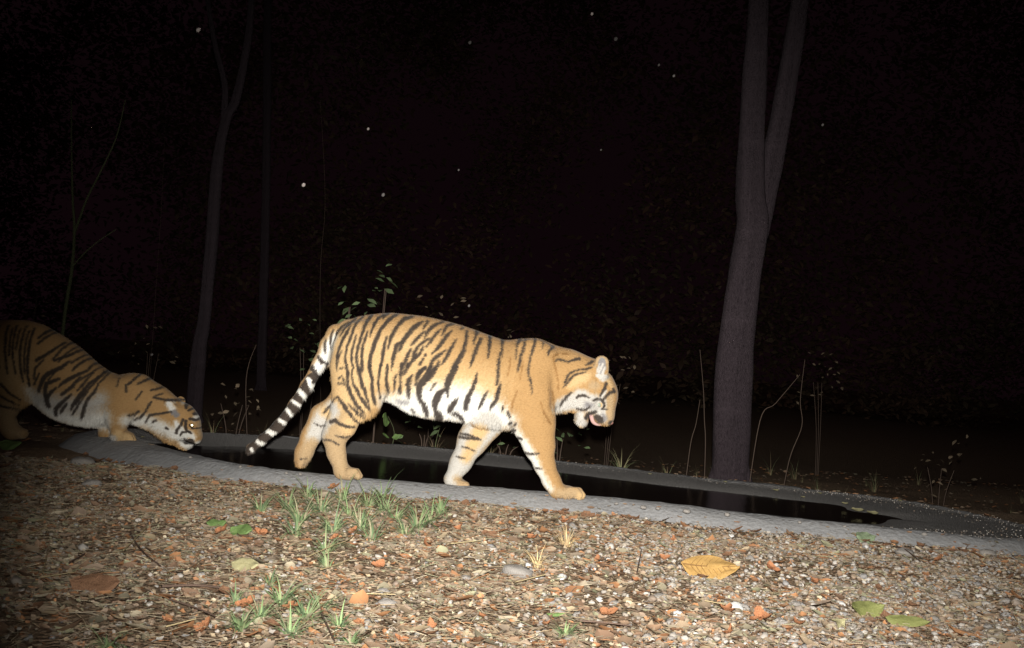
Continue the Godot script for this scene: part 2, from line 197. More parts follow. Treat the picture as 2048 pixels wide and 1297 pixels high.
const WALKER_COAT := [
	[7, 110, -600, 578, 135, -412, 591, 189, -194, 566, 162],
	[7, 110, -802, 753, 162, -585, 741, 189],
	[7, 82, -1049, 735, 108, -976, 552, 162, -941, 446, 189],
	[7, 82, -949, 553, 162, -792, 618, 162, -625, 549, 135],
	[7, 124, -968, 809, 108, -917, 664, 216, -842, 561, 162],
	[7, 124, -1017, 738, 108, -982, 632, 108],
	[1, 44, -753, 459, 70, -671, 433, 108, -576, 431, 124, -482, 438, 140, -347, 428, 151, -237, 409, 151, -129, 401, 119, -80, 393, 81],
	[1, 60, -673, 465, 54, -514, 503, 119, -325, 503, 135, -160, 460, 81],
	[1, 22, -1053, 784, 38, -1084, 733, 65, -1106, 664, 75, -1136, 594, 70],
	[5, 27, -1015, 280, 216, -1020, 199, 162, -969, 95, 124, -898, 46, 92, -844, 42, 54],
	[7, 27, -847, 453, 97, -895, 369, 81, -930, 299, 92],
	[8, 22, -1045, 385, 108, -1094, 328, 124, -1128, 245, 119, -1146, 190, 97],
	[5, 22, -1155, 168, 92, -1170, 121, 119, -1178, 86, 81],
	[7, 22, -1097, 368, 54, -1064, 357, 54],
	[8, 22, -194, 364, 162, -268, 278, 162, -314, 167, 151, -361, 70, 124, -372, 29, 92],
	[7, 22, -232, 329, 81, -267, 251, 70, -301, 168, 59],
	[5, 19, -341, 45, 38, -304, 20, 49, -263, 15, 32],
	[1, 22, -44, 342, 43, 10, 270, 59, 52, 206, 65, 91, 142, 49, 136, 78, 38, 165, 45, 32],
	[5, 22, 215, 30, 54, 274, 34, 70, 328, 24, 65],
	[7, 14, 328, 24, 38, 361, 21, 38],
	[8, 19, 168, 475, 38, 215, 500, 59, 267, 523, 92, 335, 522, 97, 398, 507, 108, 433, 467, 92],
	[7, 19, 239, 604, 36, 276, 638, 59, 314, 657, 51, 337, 674, 24],
	[5, 16, 357, 612, 47, 373, 613, 47],
	[8, 16, 174, 505, 24, 209, 523, 43, 252, 522, 51, 292, 517, 59, 332, 516, 51],
	[8, 16, 281, 571, 32, 312, 570, 36],
	[8, 14, 304, 455, 43, 307, 416, 59, 332, 402, 36],
	[8, 11, 406, 521, 36, 411, 506, 36],
	[8, 11, 412, 561, 24, 430, 586, 16],
	[8, 11, 418, 471, 28, 438, 456, 24],
	[8, 11, 409, 655, 36, 432, 665, 24],
	[8, 11, 364, 502, 32, 379, 519, 24],
	[5, 11, 461, 564, 36, 461, 505, 43, 465, 446, 43, 465, 415, 24],
	[3, 14, 332, 508, 24, 356, 506, 20],
	[3, 14, 440, 437, 24, 426, 459, 16],
	[3, 8, 398, 750, 43, 400, 715, 49, 396, 688, 38],
	[8, 5, 404, 734, 8, 388, 687, 13],
	[8, 5, 385, 733, 5, 377, 689, 11],
	[8, 5, 416, 716, 8, 403, 675, 16],
	[8, 5, 382, 668, 22, 431, 658, 27],
	[5, 5, 362, 713, 11, 375, 759, 11, 396, 780, 11, 421, 763, 11, 435, 718, 11, 440, 677, 11],
	[7, 11, 445, 645, 22, 466, 612, 16],
	[2, 6, -954, 887, 12, -975, 856, 18, -994, 831, 10, -1013, 792, 4],
	[2, 6, -992, 865, 4, -1026, 834, 13, -1045, 806, 13, -1049, 763, 4],
	[2, 6, -1070, 817, 9, -1078, 788, 12, -1081, 745, 10, -1073, 712, 4],
	[2, 6, -1108, 765, 9, -1110, 727, 13, -1104, 688, 6],
	[2, 6, -915, 900, 12, -936, 864, 13, -946, 826, 12, -956, 780, 13, -969, 737, 12, -974, 705, 10, -976, 657, 9, -970, 639, 10],
	[2, 6, -966, 843, 6, -982, 805, 18, -998, 770, 16, -1011, 729, 12, -1023, 689, 13, -1025, 641, 9, -1017, 599, 4],
	[2, 6, -1001, 706, 4, -1014, 673, 9, -1015, 644, 6],
	[2, 6, -870, 906, 21, -886, 865, 15, -893, 822, 15, -901, 784, 13, -911, 736, 12, -914, 704, 13, -914, 670, 13, -905, 631, 13, -896, 616, 15],
	[2, 6, -926, 798, 4, -931, 766, 9, -941, 721, 10, -941, 681, 12, -939, 650, 10, -926, 619, 7],
	[2, 6, -869, 824, 4, -877, 786, 12, -887, 738, 12, -887, 685, 13, -882, 632, 15, -880, 609, 15],
	[2, 6, -785, 927, 24, -801, 897, 7],
	[2, 6, -800, 916, 12, -827, 895, 18, -841, 865, 13, -847, 836, 10, -854, 793, 4],
	[2, 6, -726, 926, 10, -759, 900, 21, -783, 867, 18, -802, 836, 18, -812, 804, 18, -823, 769, 18, -833, 728, 19, -841, 688, 18, -842, 648, 18, -842, 635, 18],
	[2, 6, -641, 916, 12, -682, 903, 24, -706, 872, 22, -727, 834, 21, -741, 801, 18, -746, 766, 12, -752, 734, 4],
	[2, 6, -765, 802, 6, -771, 767, 13, -775, 732, 16, -778, 692, 15, -780, 653, 13, -786, 639, 12],
	[2, 6, -678, 779, 6, -706, 761, 18, -712, 729, 22, -720, 691, 21, -722, 657, 12, -728, 622, 4],
	[2, 6, -581, 892, 10, -597, 882, 21, -620, 862, 24, -642, 834, 24, -661, 804, 22, -677, 776, 24, -683, 749, 18, -689, 725, 6],
	[2, 6, -628, 743, 10, -642, 713, 16, -650, 678, 18, -664, 650, 18],
	[2, 6, -966, 633, 13, -956, 594, 15, -953, 555, 15, -950, 523, 16, -938, 495, 18, -919, 462, 18, -901, 432, 18, -881, 410, 18, -861, 392, 13, -847, 380, 4],
	[2, 6, -1006, 559, 4, -988, 574, 4, -976, 553, 6, -969, 530, 6],
	[2, 6, -1009, 534, 7, -983, 533, 7],
	[2, 6, -1002, 612, 9, -979, 619, 7],
	[2, 6, -933, 609, 6, -930, 567, 6, -917, 531, 12, -899, 506, 15, -880, 470, 15, -860, 443, 18, -840, 420, 13, -820, 401, 6],
	[2, 6, -896, 612, 18, -885, 573, 18, -875, 539, 18, -859, 509, 18, -849, 478, 12, -839, 452, 9, -826, 419, 4],
	[2, 6, -843, 642, 18, -835, 608, 16, -822, 569, 16, -821, 525, 16, -816, 496, 16, -809, 465, 18, -802, 439, 13],
	[2, 6, -786, 646, 13, -789, 593, 10, -790, 553, 9, -786, 519, 7, -779, 488, 6, -778, 467, 6],
	[2, 6, -748, 648, 10, -750, 595, 13, -750, 561, 15, -742, 530, 16, -738, 509, 12],
	[2, 6, -697, 602, 7, -703, 575, 12, -704, 546, 12, -706, 517, 4],
	[2, 6, -669, 654, 24, -672, 614, 18, -674, 574, 10, -672, 548, 13, -673, 522, 21, -672, 509, 12],
	[2, 6, -635, 656, 18, -646, 624, 15, -660, 599, 6],
	[2, 6, -610, 603, 12, -624, 578, 24, -630, 551, 27, -626, 525, 18, -623, 488, 13],
	[2, 6, -943, 429, 4, -921, 409, 12, -893, 385, 15, -865, 371, 12, -849, 367, 4],
	[2, 6, -1004, 462, 9, -984, 442, 12, -964, 417, 21, -940, 384, 16, -917, 360, 15, -897, 343, 15, -880, 328, 7],
	[2, 6, -1033, 325, 18, -1008, 335, 18, -980, 316, 15, -945, 305, 13, -908, 304, 9],
	[2, 6, -1093, 379, 7, -1068, 402, 7, -1056, 418, 4],
	[2, 6, -1033, 428, 6, -1017, 455, 6, -998, 459, 6],
	[2, 6, -1002, 252, 5, -949, 245, 7, -928, 254, 4],
	[2, 6, -1075, 226, 5, -1025, 226, 9, -981, 204, 5],
	[2, 6, -1101, 358, 8, -1079, 381, 8, -1060, 410, 6],
	[2, 6, -1151, 298, 5, -1114, 283, 6, -1066, 300, 4],
	[2, 6, -1210, 97, 6, -1178, 102, 5],
	[2, 6, -556, 896, 18, -567, 868, 10, -574, 855, 4],
	[2, 6, -565, 842, 4, -585, 819, 13, -604, 797, 16, -621, 772, 13, -633, 759, 4],
	[2, 6, -472, 901, 6, -508, 883, 15, -533, 863, 19, -549, 838, 18, -558, 813, 9, -561, 803, 4],
	[2, 6, -539, 804, 7, -559, 787, 13, -584, 767, 12, -601, 744, 16, -604, 723, 21, -610, 691, 21, -624, 669, 15, -636, 652, 24],
	[2, 6, -565, 763, 7, -569, 739, 13, -585, 714, 12, -602, 694, 12],
	[2, 6, -482, 858, 6, -499, 836, 15, -516, 811, 15, -530, 786, 15, -546, 761, 6],
	[2, 6, -418, 893, 9, -449, 882, 15, -458, 860, 15, -467, 841, 12, -474, 823, 4],
	[2, 6, -423, 854, 7, -443, 827, 19, -464, 791, 21, -483, 760, 18, -502, 738, 9, -517, 721, 3],
	[2, 6, -389, 812, 4, -403, 785, 13, -419, 752, 18, -432, 719, 16, -448, 686, 13, -460, 669, 4],
	[2, 6, -442, 750, 4, -467, 727, 15, -495, 704, 18, -509, 682, 18, -517, 652, 21, -521, 628, 27],
	[2, 6, -473, 692, 7, -479, 666, 16, -495, 638, 16],
	[2, 6, -342, 860, 9, -338, 837, 18, -338, 805, 16, -346, 773, 18, -347, 749, 22, -361, 719, 25, -375, 691, 27, -389, 664, 30],
	[2, 6, -364, 875, 12, -374, 866, 4],
	[2, 6, -286, 856, 18, -290, 832, 13, -296, 808, 10, -298, 789, 4],
	[2, 6, -260, 821, 15, -273, 788, 18, -284, 753, 18, -292, 718, 15, -301, 689, 10, -306, 667, 3],
	[2, 6, -215, 837, 15, -210, 798, 13, -210, 758, 9, -214, 718, 3],
	[2, 6, -550, 716, 12, -551, 711, 12],
	[2, 6, -559, 694, 10, -561, 689, 10],
	[2, 6, -567, 675, 13, -574, 664, 13],
	[2, 6, -543, 653, 7, -561, 636, 18, -578, 614, 21],
	[2, 6, -545, 646, 12, -569, 624, 24, -581, 599, 21, -587, 575, 15, -592, 551, 4],
	[2, 6, -518, 651, 24, -524, 622, 33, -540, 589, 38, -564, 555, 38, -570, 529, 33, -571, 502, 25, -556, 477, 22, -541, 451, 25, -529, 426, 28, -525, 400, 18],
	[2, 6, -489, 645, 18, -505, 618, 24, -525, 590, 27],
	[2, 6, -481, 572, 6, -495, 552, 10, -507, 528, 4],
	[2, 6, -384, 660, 30, -398, 628, 31, -414, 590, 34, -420, 563, 31, -417, 531, 18, -415, 502, 7],
	[2, 6, -434, 541, 18, -464, 512, 33, -475, 485, 41, -483, 458, 30, -479, 435, 21, -467, 412, 35, -457, 391, 41],
	[2, 6, -360, 504, 4, -374, 482, 21, -391, 454, 30, -402, 430, 24],
	[2, 6, -266, 637, 7, -272, 602, 16, -284, 556, 18, -300, 518, 24, -311, 486, 28, -315, 449, 22],
	[2, 6, -203, 549, 6, -216, 522, 13, -229, 489, 15, -246, 456, 9],
	[2, 6, -380, 415, 18, -353, 412, 27, -334, 395, 21, -324, 377, 10],
	[2, 6, -608, 426, 12, -596, 411, 15],
	[2, 6, -215, 838, 18, -212, 796, 15, -211, 761, 10, -216, 724, 3],
	[2, 6, -143, 830, 21, -144, 798, 12, -141, 761, 9, -140, 729, 4],
	[2, 6, -151, 755, 7, -155, 720, 12, -155, 681, 15, -153, 641, 13, -156, 601, 13, -159, 585, 7],
	[2, 6, -48, 844, 19, -55, 820, 16, -63, 806, 8, -63, 774, 7, -67, 726, 3],
	[2, 6, -18, 849, 6, -24, 809, 13, -30, 774, 13, -39, 739, 13, -46, 701, 12, -52, 661, 4],
	[2, 6, 32, 844, 12, 29, 807, 16, 20, 775, 12, 11, 742, 10, 6, 708, 9, 4, 673, 9, 9, 647, 8, 20, 619, 8, 26, 596, 8, 33, 551, 3],
	[2, 6, 77, 821, 6, 75, 795, 3],
	[2, 6, 131, 806, 18, 112, 786, 11, 105, 760, 3],
	[2, 6, 152, 731, 4, 160, 742, 7, 189, 738, 10, 216, 733, 7, 247, 743, 12, 278, 753, 16],
	[2, 6, -137, 597, 4, -140, 568, 9, -149, 538, 13],
	[2, 6, -138, 583, 9, -148, 551, 18, -151, 519, 21, -157, 495, 18, -177, 472, 15, -184, 461, 9],
	[2, 6, -116, 469, 10, -118, 455, 9],
	[2, 6, -89, 442, 12, -86, 436, 12],
	[2, 6, -77, 427, 10, -74, 421, 10],
	[2, 6, -76, 388, 13, -71, 386, 13],
	[2, 6, -44, 384, 7, -51, 373, 10],
	[2, 6, -51, 349, 12, -45, 347, 12],
	[2, 6, -28, 306, 13, -9, 302, 9],
	[2, 6, -341, 296, 9, -293, 291, 14, -229, 272, 9],
	[2, 6, -347, 276, 12, -300, 274, 14, -237, 273, 7],
	[2, 6, -328, 226, 5, -296, 220, 8, -256, 207, 4],
	[2, 6, -356, 169, 4, -308, 161, 5],
	[2, 6, 3, 229, 11, 43, 228, 12, 90, 235, 7],
	[2, 6, 80, 152, 8, 111, 154, 5],
	[2, 6, -26, 310, 9, -6, 304, 5],
	[2, 6, 357, 744, 9, 334, 732, 15, 314, 720, 7],
	[2, 6, 346, 711, 5, 318, 699, 7, 279, 693, 5, 250, 683, 6, 228, 669, 9, 216, 644, 11, 207, 620, 9],
	[2, 6, 314, 683, 4, 280, 672, 7, 254, 663, 9, 235, 643, 11, 216, 612, 7, 201, 596, 4],
	[2, 6, 242, 567, 9, 220, 541, 12, 203, 522, 12, 194, 500, 11],
	[2, 6, 273, 540, 7, 288, 553, 12, 314, 556, 12, 342, 547, 7],
	[2, 6, 429, 627, 16, 425, 603, 15, 413, 584, 13, 401, 562, 9],
	[2, 6, 476, 586, 13, 453, 581, 15, 436, 562, 12, 421, 542, 10],
	[2, 6, 470, 604, 9, 481, 589, 12],
	[2, 6, 366, 533, 10, 389, 545, 9, 411, 539, 13, 425, 524, 12, 429, 506, 9],
	[2, 6, 283, 485, 7, 307, 479, 10, 326, 480, 10, 349, 497, 7],
	[2, 6, 431, 507, 8, 417, 488, 4, 448, 489, 4],
	[2, 6, 337, 437, 22, 351, 462, 22, 386, 472, 16],
	[2, 6, 396, 445, 27, 413, 431, 33, 421, 424, 22],
	[2, 6, 465, 417, 13, 474, 423, 13],
	[6, 5, 158, 769, 11, 137, 757, 5, 139, 728, 7, 148, 702, 7, 160, 663, 5, 170, 624, 5, 177, 561, 4],
	[6, 5, -94, 735, 3, -95, 709, 4, -97, 671, 4, -103, 637, 3],
	[6, 5, -24, 719, 3, -29, 681, 4, -36, 620, 3],
	[6, 5, -47, 560, 3, -54, 528, 5, -65, 499, 7, -68, 469, 5, -65, 441, 5],
	[6, 5, 82, 511, 3, 92, 478, 6, 110, 442, 7, 125, 420, 8, 143, 394, 8],
	[6, 5, 144, 569, 4, 152, 524, 5, 158, 459, 3],
	[6, 5, -285, 377, 5, -260, 355, 9, -235, 341, 7, -190, 347, 4],
	[6, 5, 186, 773, 5, 220, 774, 7],
	[3, 14, -687, 468, 11, -660, 459, 15, -626, 461, 12],
	[2, 5, -1158, 533, 91, -1211, 441, 85, -1259, 370, 79, -1320, 285, 72, -1408, 198, 79, -1458, 147, 66, -1482, 113, 66],
	[2, 5, -1143, 666, 14, -1120, 639, 21, -1091, 634, 13],
	[2, 5, -1166, 600, 36, -1132, 564, 28],
	[1, 4, -1237, 475, 26, -1175, 422, 26],
	[1, 4, -1268, 417, 17, -1202, 379, 14],
	[1, 4, -1296, 367, 21, -1240, 318, 24],
	[1, 4, -1331, 307, 19, -1276, 279, 17],
	[1, 4, -1389, 240, 26, -1335, 222, 24],
	[1, 4, -1443, 183, 21, -1400, 165, 24],
	[1, 4, -1471, 139, 16, -1468, 129, 16],
	[1, 4, -1190, 542, 21, -1159, 498, 39],
	[1, 4, -1150, 619, 28, -1112, 583, 42],
	[2, 4, -1155, 536, 11, -1164, 523, 13],
	[7, 5, 407, 515, 16, 410, 510, 16],
]
const DRINKER_X0 := -943
const DRINKER_TOP := [554, 630, 669, 690, 707, 721, 733, 742, 751, 758, 765, 770, 774, 778, 781, 783, 784, 784, 781, 775, 769, 761, 748, 734, 718, 703, 687, 671, 653, 635, 613, 590, 566, 543, 524, 505, 490, 479, 470, 468, 473, 479, 479, 477, 474, 457, 432, 409, 389, 369, 349, 330, 311]
const DRINKER_BOTTOM := [407, 318, 264, 234, 221, 211, 205, 203, 205, 211, 218, 227, 235, 247, 265, 282, 293, 294, 287, 276, 262, 247, 224, 200, 180, 167, 158, 149, 142, 137, 133, 129, 126, 124, 126, 133, 144, 158, 177, 185, 188, 189, 188, 181, 174, 163, 150, 139, 129, 120, 110, 101, 92]
const DRINKER_WIDE := [30, 79, 105, 120, 130, 139, 146, 151, 155, 158, 161, 163, 165, 166, 167, 168, 169, 171, 172, 173, 175, 176, 178, 179, 180, 180, 180, 180, 180, 180, 179, 177, 174, 171, 168, 165, 161, 157, 153, 149, 145, 141, 136, 130, 124, 118, 113, 109, 106, 104, 100, 94, 86]
const DRINKER_BONES := [
	[-609, 577, 85, 175, 55, -480, 424, 90, 149, 55, 50],
	[-480, 424, 90, 149, 55, -411, 332, 90, 110, 65, 50],
	[-411, 332, 90, 104, 70, -495, 177, 90, 74, 75, 30],
	[-495, 177, 90, 74, 75, -445, 84, 90, 52, 95, 30],
	[-445, 84, 90, 52, 95, -420, 60, 90, 45, 120, 30],
	[-420, 60, 90, 45, 120, -355, 51, 90, 36, 150, 30],
	[-746, 469, -85, 166, 50, -683, 274, -90, 113, 60, 40],
	[-683, 274, -90, 113, 60, -769, 116, -90, 70, 80, 40],
	[-769, 116, -90, 70, 80, -713, 40, -90, 50, 100, 40],
	[-713, 40, -90, 50, 100, -629, 26, -90, 37, 150, 40],
	[278, 341, 80, 104, 52, 263, 289, 100, 97, 60, 50],
	[263, 289, 100, 97, 60, 258, 201, 100, 61, 90, 50],
	[258, 201, 100, 61, 90, 261, 114, 100, 48, 100, 50],
	[263, 94, 90, 45, 120, 335, 74, 90, 36, 160, 15],
	[295, 81, 50, 28, 65, 315, 76, 50, 26, 65, 6],
	[315, 76, 50, 26, 65, 336, 58, 50, 21, 70, 6],
	[304, 84, 78, 28, 65, 338, 79, 78, 26, 65, 6],
	[338, 79, 78, 26, 65, 359, 61, 78, 21, 70, 6],
	[314, 86, 106, 27, 65, 345, 82, 106, 26, 65, 6],
	[345, 82, 106, 26, 65, 366, 64, 106, 21, 70, 6],
	[324, 89, 134, 27, 65, 341, 84, 134, 26, 65, 6],
	[341, 84, 134, 26, 65, 362, 66, 134, 21, 70, 6],
	[140, 282, -80, 113, 50, 113, 164, -90, 50, 85, 40],
	[113, 164, -90, 50, 85, 120, 72, -90, 43, 95, 40],
	[120, 72, -90, 43, 95, 175, 52, -90, 33, 150, 40],
	[-864, 592, 0, 72, 80, -934, 538, 0, 46, 100, 25],
	[-934, 538, 0, 46, 100, -1007, 353, 0, 39, 100, 25],
	[-1007, 353, 0, 39, 100, -1046, 154, 0, 33, 100, 25],
	[-1046, 154, 0, 33, 100, -1080, 53, 0, 26, 100, 25],
	[-1080, 53, 0, 26, 100, -1142, 10, 0, 20, 100, 25],
	[306, 330, 0, 144, 70, 441, 284, 0, 125, 75, 50],
	[441, 284, 0, 125, 75, 543, 238, 0, 111, 85, 50],
	[568, 220, 0, 111, 100, 628, 199, 0, 111, 100, 30],
	[628, 199, 0, 111, 100, 666, 175, 0, 98, 100, 30],
	[516, 171, 0, 72, 130, 601, 131, 0, 89, 125, 30],
	[681, 156, 0, 79, 95, 724, 110, 0, 56, 120, 20],
	[699, 223, 0, 30, 240, 729, 173, 0, 28, 200, 12],
	[729, 173, 0, 28, 200, 751, 102, 0, 25, 220, 12],
	[722, 91, 0, 33, 180, 749, 86, 0, 26, 180, 10],
	[610, 99, 0, 46, 140, 647, 49, 0, 26, 170, 12],
	[647, 49, 0, 26, 170, 677, 35, 0, 21, 180, 12],
	[677, 35, 0, 21, 180, 719, 51, 0, 16, 180, 12],
	[606, 260, 72, 39, 80, 577, 310, 95, 31, 60, 12],
	[597, 285, -60, 40, 80, 598, 321, -80, 33, 55, 12],
	[651, 79, 0, 10, 800, 704, 67, 0, 11, 800, -8],
	[704, 67, 0, 11, 800, 771, 45, 0, 16, 800, -8],
	[732, 189, 95, 23, 80, 743, 170, 95, 23, 80, -6],
	[678, 173, -95, 23, 80, 690, 154, -95, 23, 80, -6],
]
const DRINKER_COAT := [
	[7, 131, -720, 504, 291, -457, 458, 291],
	[1, 46, -312, 339, 39, -264, 268, 84, -179, 210, 110, -79, 181, 116, 19, 163, 116, 115, 176, 149, 178, 193, 110],
	[8, 52, -250, 295, 77, -86, 265, 97, 75, 263, 97, 152, 307, 97],
	[1, 30, 324, 184, 71, 436, 192, 77, 536, 157, 84, 619, 121, 77],
	[1, 20, 194, 149, 52, 193, 85, 45],
	[7, 20, 283, 84, 84, 356, 64, 77],
	[8, 16, 175, 109, 58, 195, 65, 65, 246, 63, 52],
	[5, 33, -443, 201, 129, -422, 106, 116, -359, 52, 77],
	[1, 13, 636, 196, 26, 659, 143, 65, 676, 102, 65],
	[1, 13, 740, 226, 32, 748, 252, 26],
	[1, 13, 643, 109, 39, 672, 60, 52, 713, 37, 52, 763, 60, 39],
	[1, 13, 712, 127, 45, 734, 103, 39],
	[1, 13, 575, 317, 39, 597, 280, 45],
	[1, 13, 654, 336, 45, 650, 342, 45],
	[5, 13, 766, 189, 39, 783, 126, 39],
	[3, 10, 618, 256, 39, 632, 244, 32],
	[2, 7, -226, 766, 15, -264, 712, 21, -286, 677, 11],
	[2, 7, -210, 733, 11, -275, 644, 17],
	[2, 7, -140, 653, 13, -194, 590, 19, -266, 534, 21],
	[2, 7, -99, 673, 15, -136, 611, 16, -165, 545, 11],
	[2, 7, -28, 631, 12, -75, 581, 17, -156, 542, 17],
	[2, 7, -71, 539, 15, -102, 503, 25, -183, 455, 28, -214, 419, 27, -241, 341, 21],
	[2, 7, 35, 585, 12, -19, 518, 17, -41, 482, 9],
	[2, 7, 63, 557, 12, 43, 488, 15, -45, 431, 25, -93, 394, 17, -109, 376, 9],
	[2, 7, 13, 444, 13, -25, 382, 23, -88, 327, 17],
	[2, 7, -113, 426, 17, -194, 387, 25, -197, 319, 30, -183, 252, 34],
	[2, 7, -125, 366, 11, -156, 339, 21, -187, 303, 25],
	[2, 7, 149, 538, 13, 122, 460, 16, 75, 406, 22, 30, 335, 23, -15, 264, 23, -30, 238, 13],
	[2, 7, 167, 522, 12, 148, 445, 14, 126, 409, 9],
	[2, 7, 78, 473, 9, 34, 394, 15, 11, 359, 9],
	[2, 7, 126, 401, 9, 113, 357, 17, 75, 304, 17, 40, 209, 23, 26, 182, 13],
	[2, 7, -29, 331, 13, -76, 285, 19, -131, 239, 27, -145, 196, 27],
	[2, 7, -58, 269, 15, -104, 216, 19],
	[2, 7, 211, 508, 9, 214, 474, 9],
	[2, 7, 356, 489, 12, 334, 449, 17],
	[2, 7, 426, 472, 19, 370, 426, 12],
	[2, 7, 327, 432, 12, 303, 413, 15, 311, 371, 9],
	[2, 7, 523, 420, 10, 482, 400, 13, 449, 389, 9],
	[2, 7, 623, 334, 10, 547, 333, 12, 478, 345, 13],
	[2, 7, 464, 314, 13, 435, 253, 12, 404, 217, 13, 354, 197, 9],
	[2, 7, 595, 260, 10, 537, 248, 13, 462, 230, 13, 431, 185, 9],
	[2, 7, 392, 250, 12, 336, 221, 13],
	[2, 7, 482, 189, 15, 507, 199, 9],
	[2, 7, -385, 746, 11, -379, 577, 15, -360, 443, 15, -347, 393, 8],
	[2, 7, -495, 739, 11, -472, 571, 13, -444, 437, 9],
	[2, 7, -333, 733, 13, -325, 581, 17, -318, 446, 17, -307, 370, 15],
	[2, 7, -444, 742, 11, -424, 557, 11, -394, 441, 9],
	[2, 7, -545, 735, 11, -524, 584, 13, -497, 467, 9],
	[2, 7, -594, 715, 11, -573, 563, 13, -545, 430, 9],
	[2, 7, -652, 694, 11, -631, 542, 13, -594, 410, 9],
	[2, 7, -481, 367, 13, -425, 311, 13, -363, 274, 9],
	[2, 7, -509, 297, 13, -439, 268, 12, -377, 239, 9],
	[2, 7, -503, 230, 11, -434, 218, 11, -383, 213, 8],
	[2, 7, -690, 640, 11, -688, 513, 13, -652, 389, 9],
	[2, 7, -755, 610, 13, -761, 483, 13],
	[2, 7, -819, 563, 13, -820, 478, 11],
	[2, 7, -63, 650, 9, -108, 571, 11, -130, 535, 8],
	[2, 7, 8, 604, 9, -54, 532, 13],
	[2, 7, 99, 526, 9, 70, 473, 11, 6, 418, 13],
	[2, 7, 137, 478, 9, 93, 398, 13, 47, 336, 13, 1, 274, 11],
	[2, 7, 71, 355, 9, 19, 266, 13, -27, 204, 11],
	[2, 7, -149, 458, 9, -180, 413, 11],
	[2, 7, -224, 537, 9, -270, 483, 13, -273, 415, 11],
	[2, 7, -242, 451, 9, -270, 381, 11],
	[2, 7, -357, 714, 9, -349, 562, 11, -339, 444, 9],
	[2, 7, -464, 724, 9, -445, 555, 9],
	[2, 7, -413, 727, 9, -406, 592, 9],
	[2, 7, 245, 451, 8, 245, 401, 8],
	[2, 7, 399, 377, 8, 370, 325, 8],
	[2, 7, 518, 369, 8, 485, 358, 9],
	[2, 5, 675, 215, 14, 664, 178, 16, 644, 150, 16, 637, 127, 17],
	[2, 5, 693, 207, 16, 691, 171, 16, 698, 145, 14, 721, 137, 9],
	[2, 5, 664, 116, 9, 672, 134, 9, 708, 137, 8, 726, 129, 7],
	[2, 5, 709, 289, 14, 692, 274, 9],
	[2, 5, 725, 254, 16, 752, 251, 13],
	[2, 5, 714, 222, 15, 746, 215, 15, 763, 230, 9],
	[2, 5, 724, 276, 12, 742, 273, 10],
	[2, 5, 662, 317, 15, 678, 287, 12],
	[2, 5, 686, 72, 40, 726, 75, 35],
	[2, 5, 793, 75, 25, 802, 80, 20],
	[2, 5, 572, 154, 15, 586, 150, 10],
	[2, 5, 717, 182, 11, 728, 160, 8, 764, 163, 7],
]


# ---------------------------------------------------------------- naming and tagging
func numbered(called: String) -> String:
	if not taken.has(called):
		taken[called] = 0
		return called
	taken[called] += 1
	return "%s_%03d" % [called, taken[called]]

func tag(o: Node, label: String, category: String, group := "", kind := "") -> void:
	if label:
		o.set_meta("label", label)
	if category:
		o.set_meta("category", category)
	if group:
		o.set_meta("group", group)
	if kind:
		o.set_meta("kind", kind)

func base(called: String, at := Vector3.ZERO) -> Node3D:
	var o := Node3D.new()
	o.name = numbered(called)
	add_child(o)
	o.position = at
	return o

func piece(called: String, mesh: Mesh, m: Material, parent: Node = null) -> MeshInstance3D:
	var o := MeshInstance3D.new()
	o.name = numbered(called) if parent == null else called
	o.mesh = mesh
	o.material_override = m
	if parent == null:
		add_child(o)
	else:
		parent.add_child(o, true)
	return o

# ---------------------------------------------------------------- materials
func lin(r: float, g: float, b: float) -> Color:
	return Color(r, g, b).linear_to_srgb()

func noise_tex(freq: float, ramp: Array, s := 1, size := 512, octaves := 4) -> NoiseTexture2D:
	var n := FastNoiseLite.new()
	n.seed = s
	n.noise_type = FastNoiseLite.TYPE_SIMPLEX_SMOOTH
	n.frequency = freq
	n.fractal_octaves = octaves
	var t := NoiseTexture2D.new()
	t.width = size
	t.height = size
	t.seamless = true
	t.noise = n
	if ramp.size():
		var g := Gradient.new()
		var offs := PackedFloat32Array()
		var cols := PackedColorArray()
		for i in ramp.size():
			offs.append(float(i) / (ramp.size() - 1))
			cols.append(ramp[i])
		g.offsets = offs
		g.colors = cols
		t.color_ramp = g
	return t

func mat(called: String, c: Color, rough := 0.9) -> StandardMaterial3D:
	var m := StandardMaterial3D.new()
	m.resource_name = called
	m.albedo_color = c
	m.roughness = rough
	m.metallic_specular = 0.3
	M[called] = m
	return m

func surfaced(called: String, tex: Texture2D, scale: float, rough: float, bump: Texture2D = null, bump_cm := 0.0) -> StandardMaterial3D:
	var m := mat(called, Color.WHITE, rough)
	m.albedo_texture = tex
	m.uv1_triplanar = true
	m.uv1_world_triplanar = true
	m.uv1_scale = Vector3.ONE * scale
	if bump:
		m.heightmap_enabled = true
		m.heightmap_texture = bump
		m.heightmap_scale = bump_cm
	return m

func tinted(called: String, rough := 0.9, glow_through := 0.0) -> StandardMaterial3D:
	var m := mat(called, Color.WHITE, rough)
	m.vertex_color_use_as_albedo = true
	if glow_through > 0.0:
		m.backlight_enabled = true
		m.backlight = Color(glow_through, glow_through, glow_through)
	return m

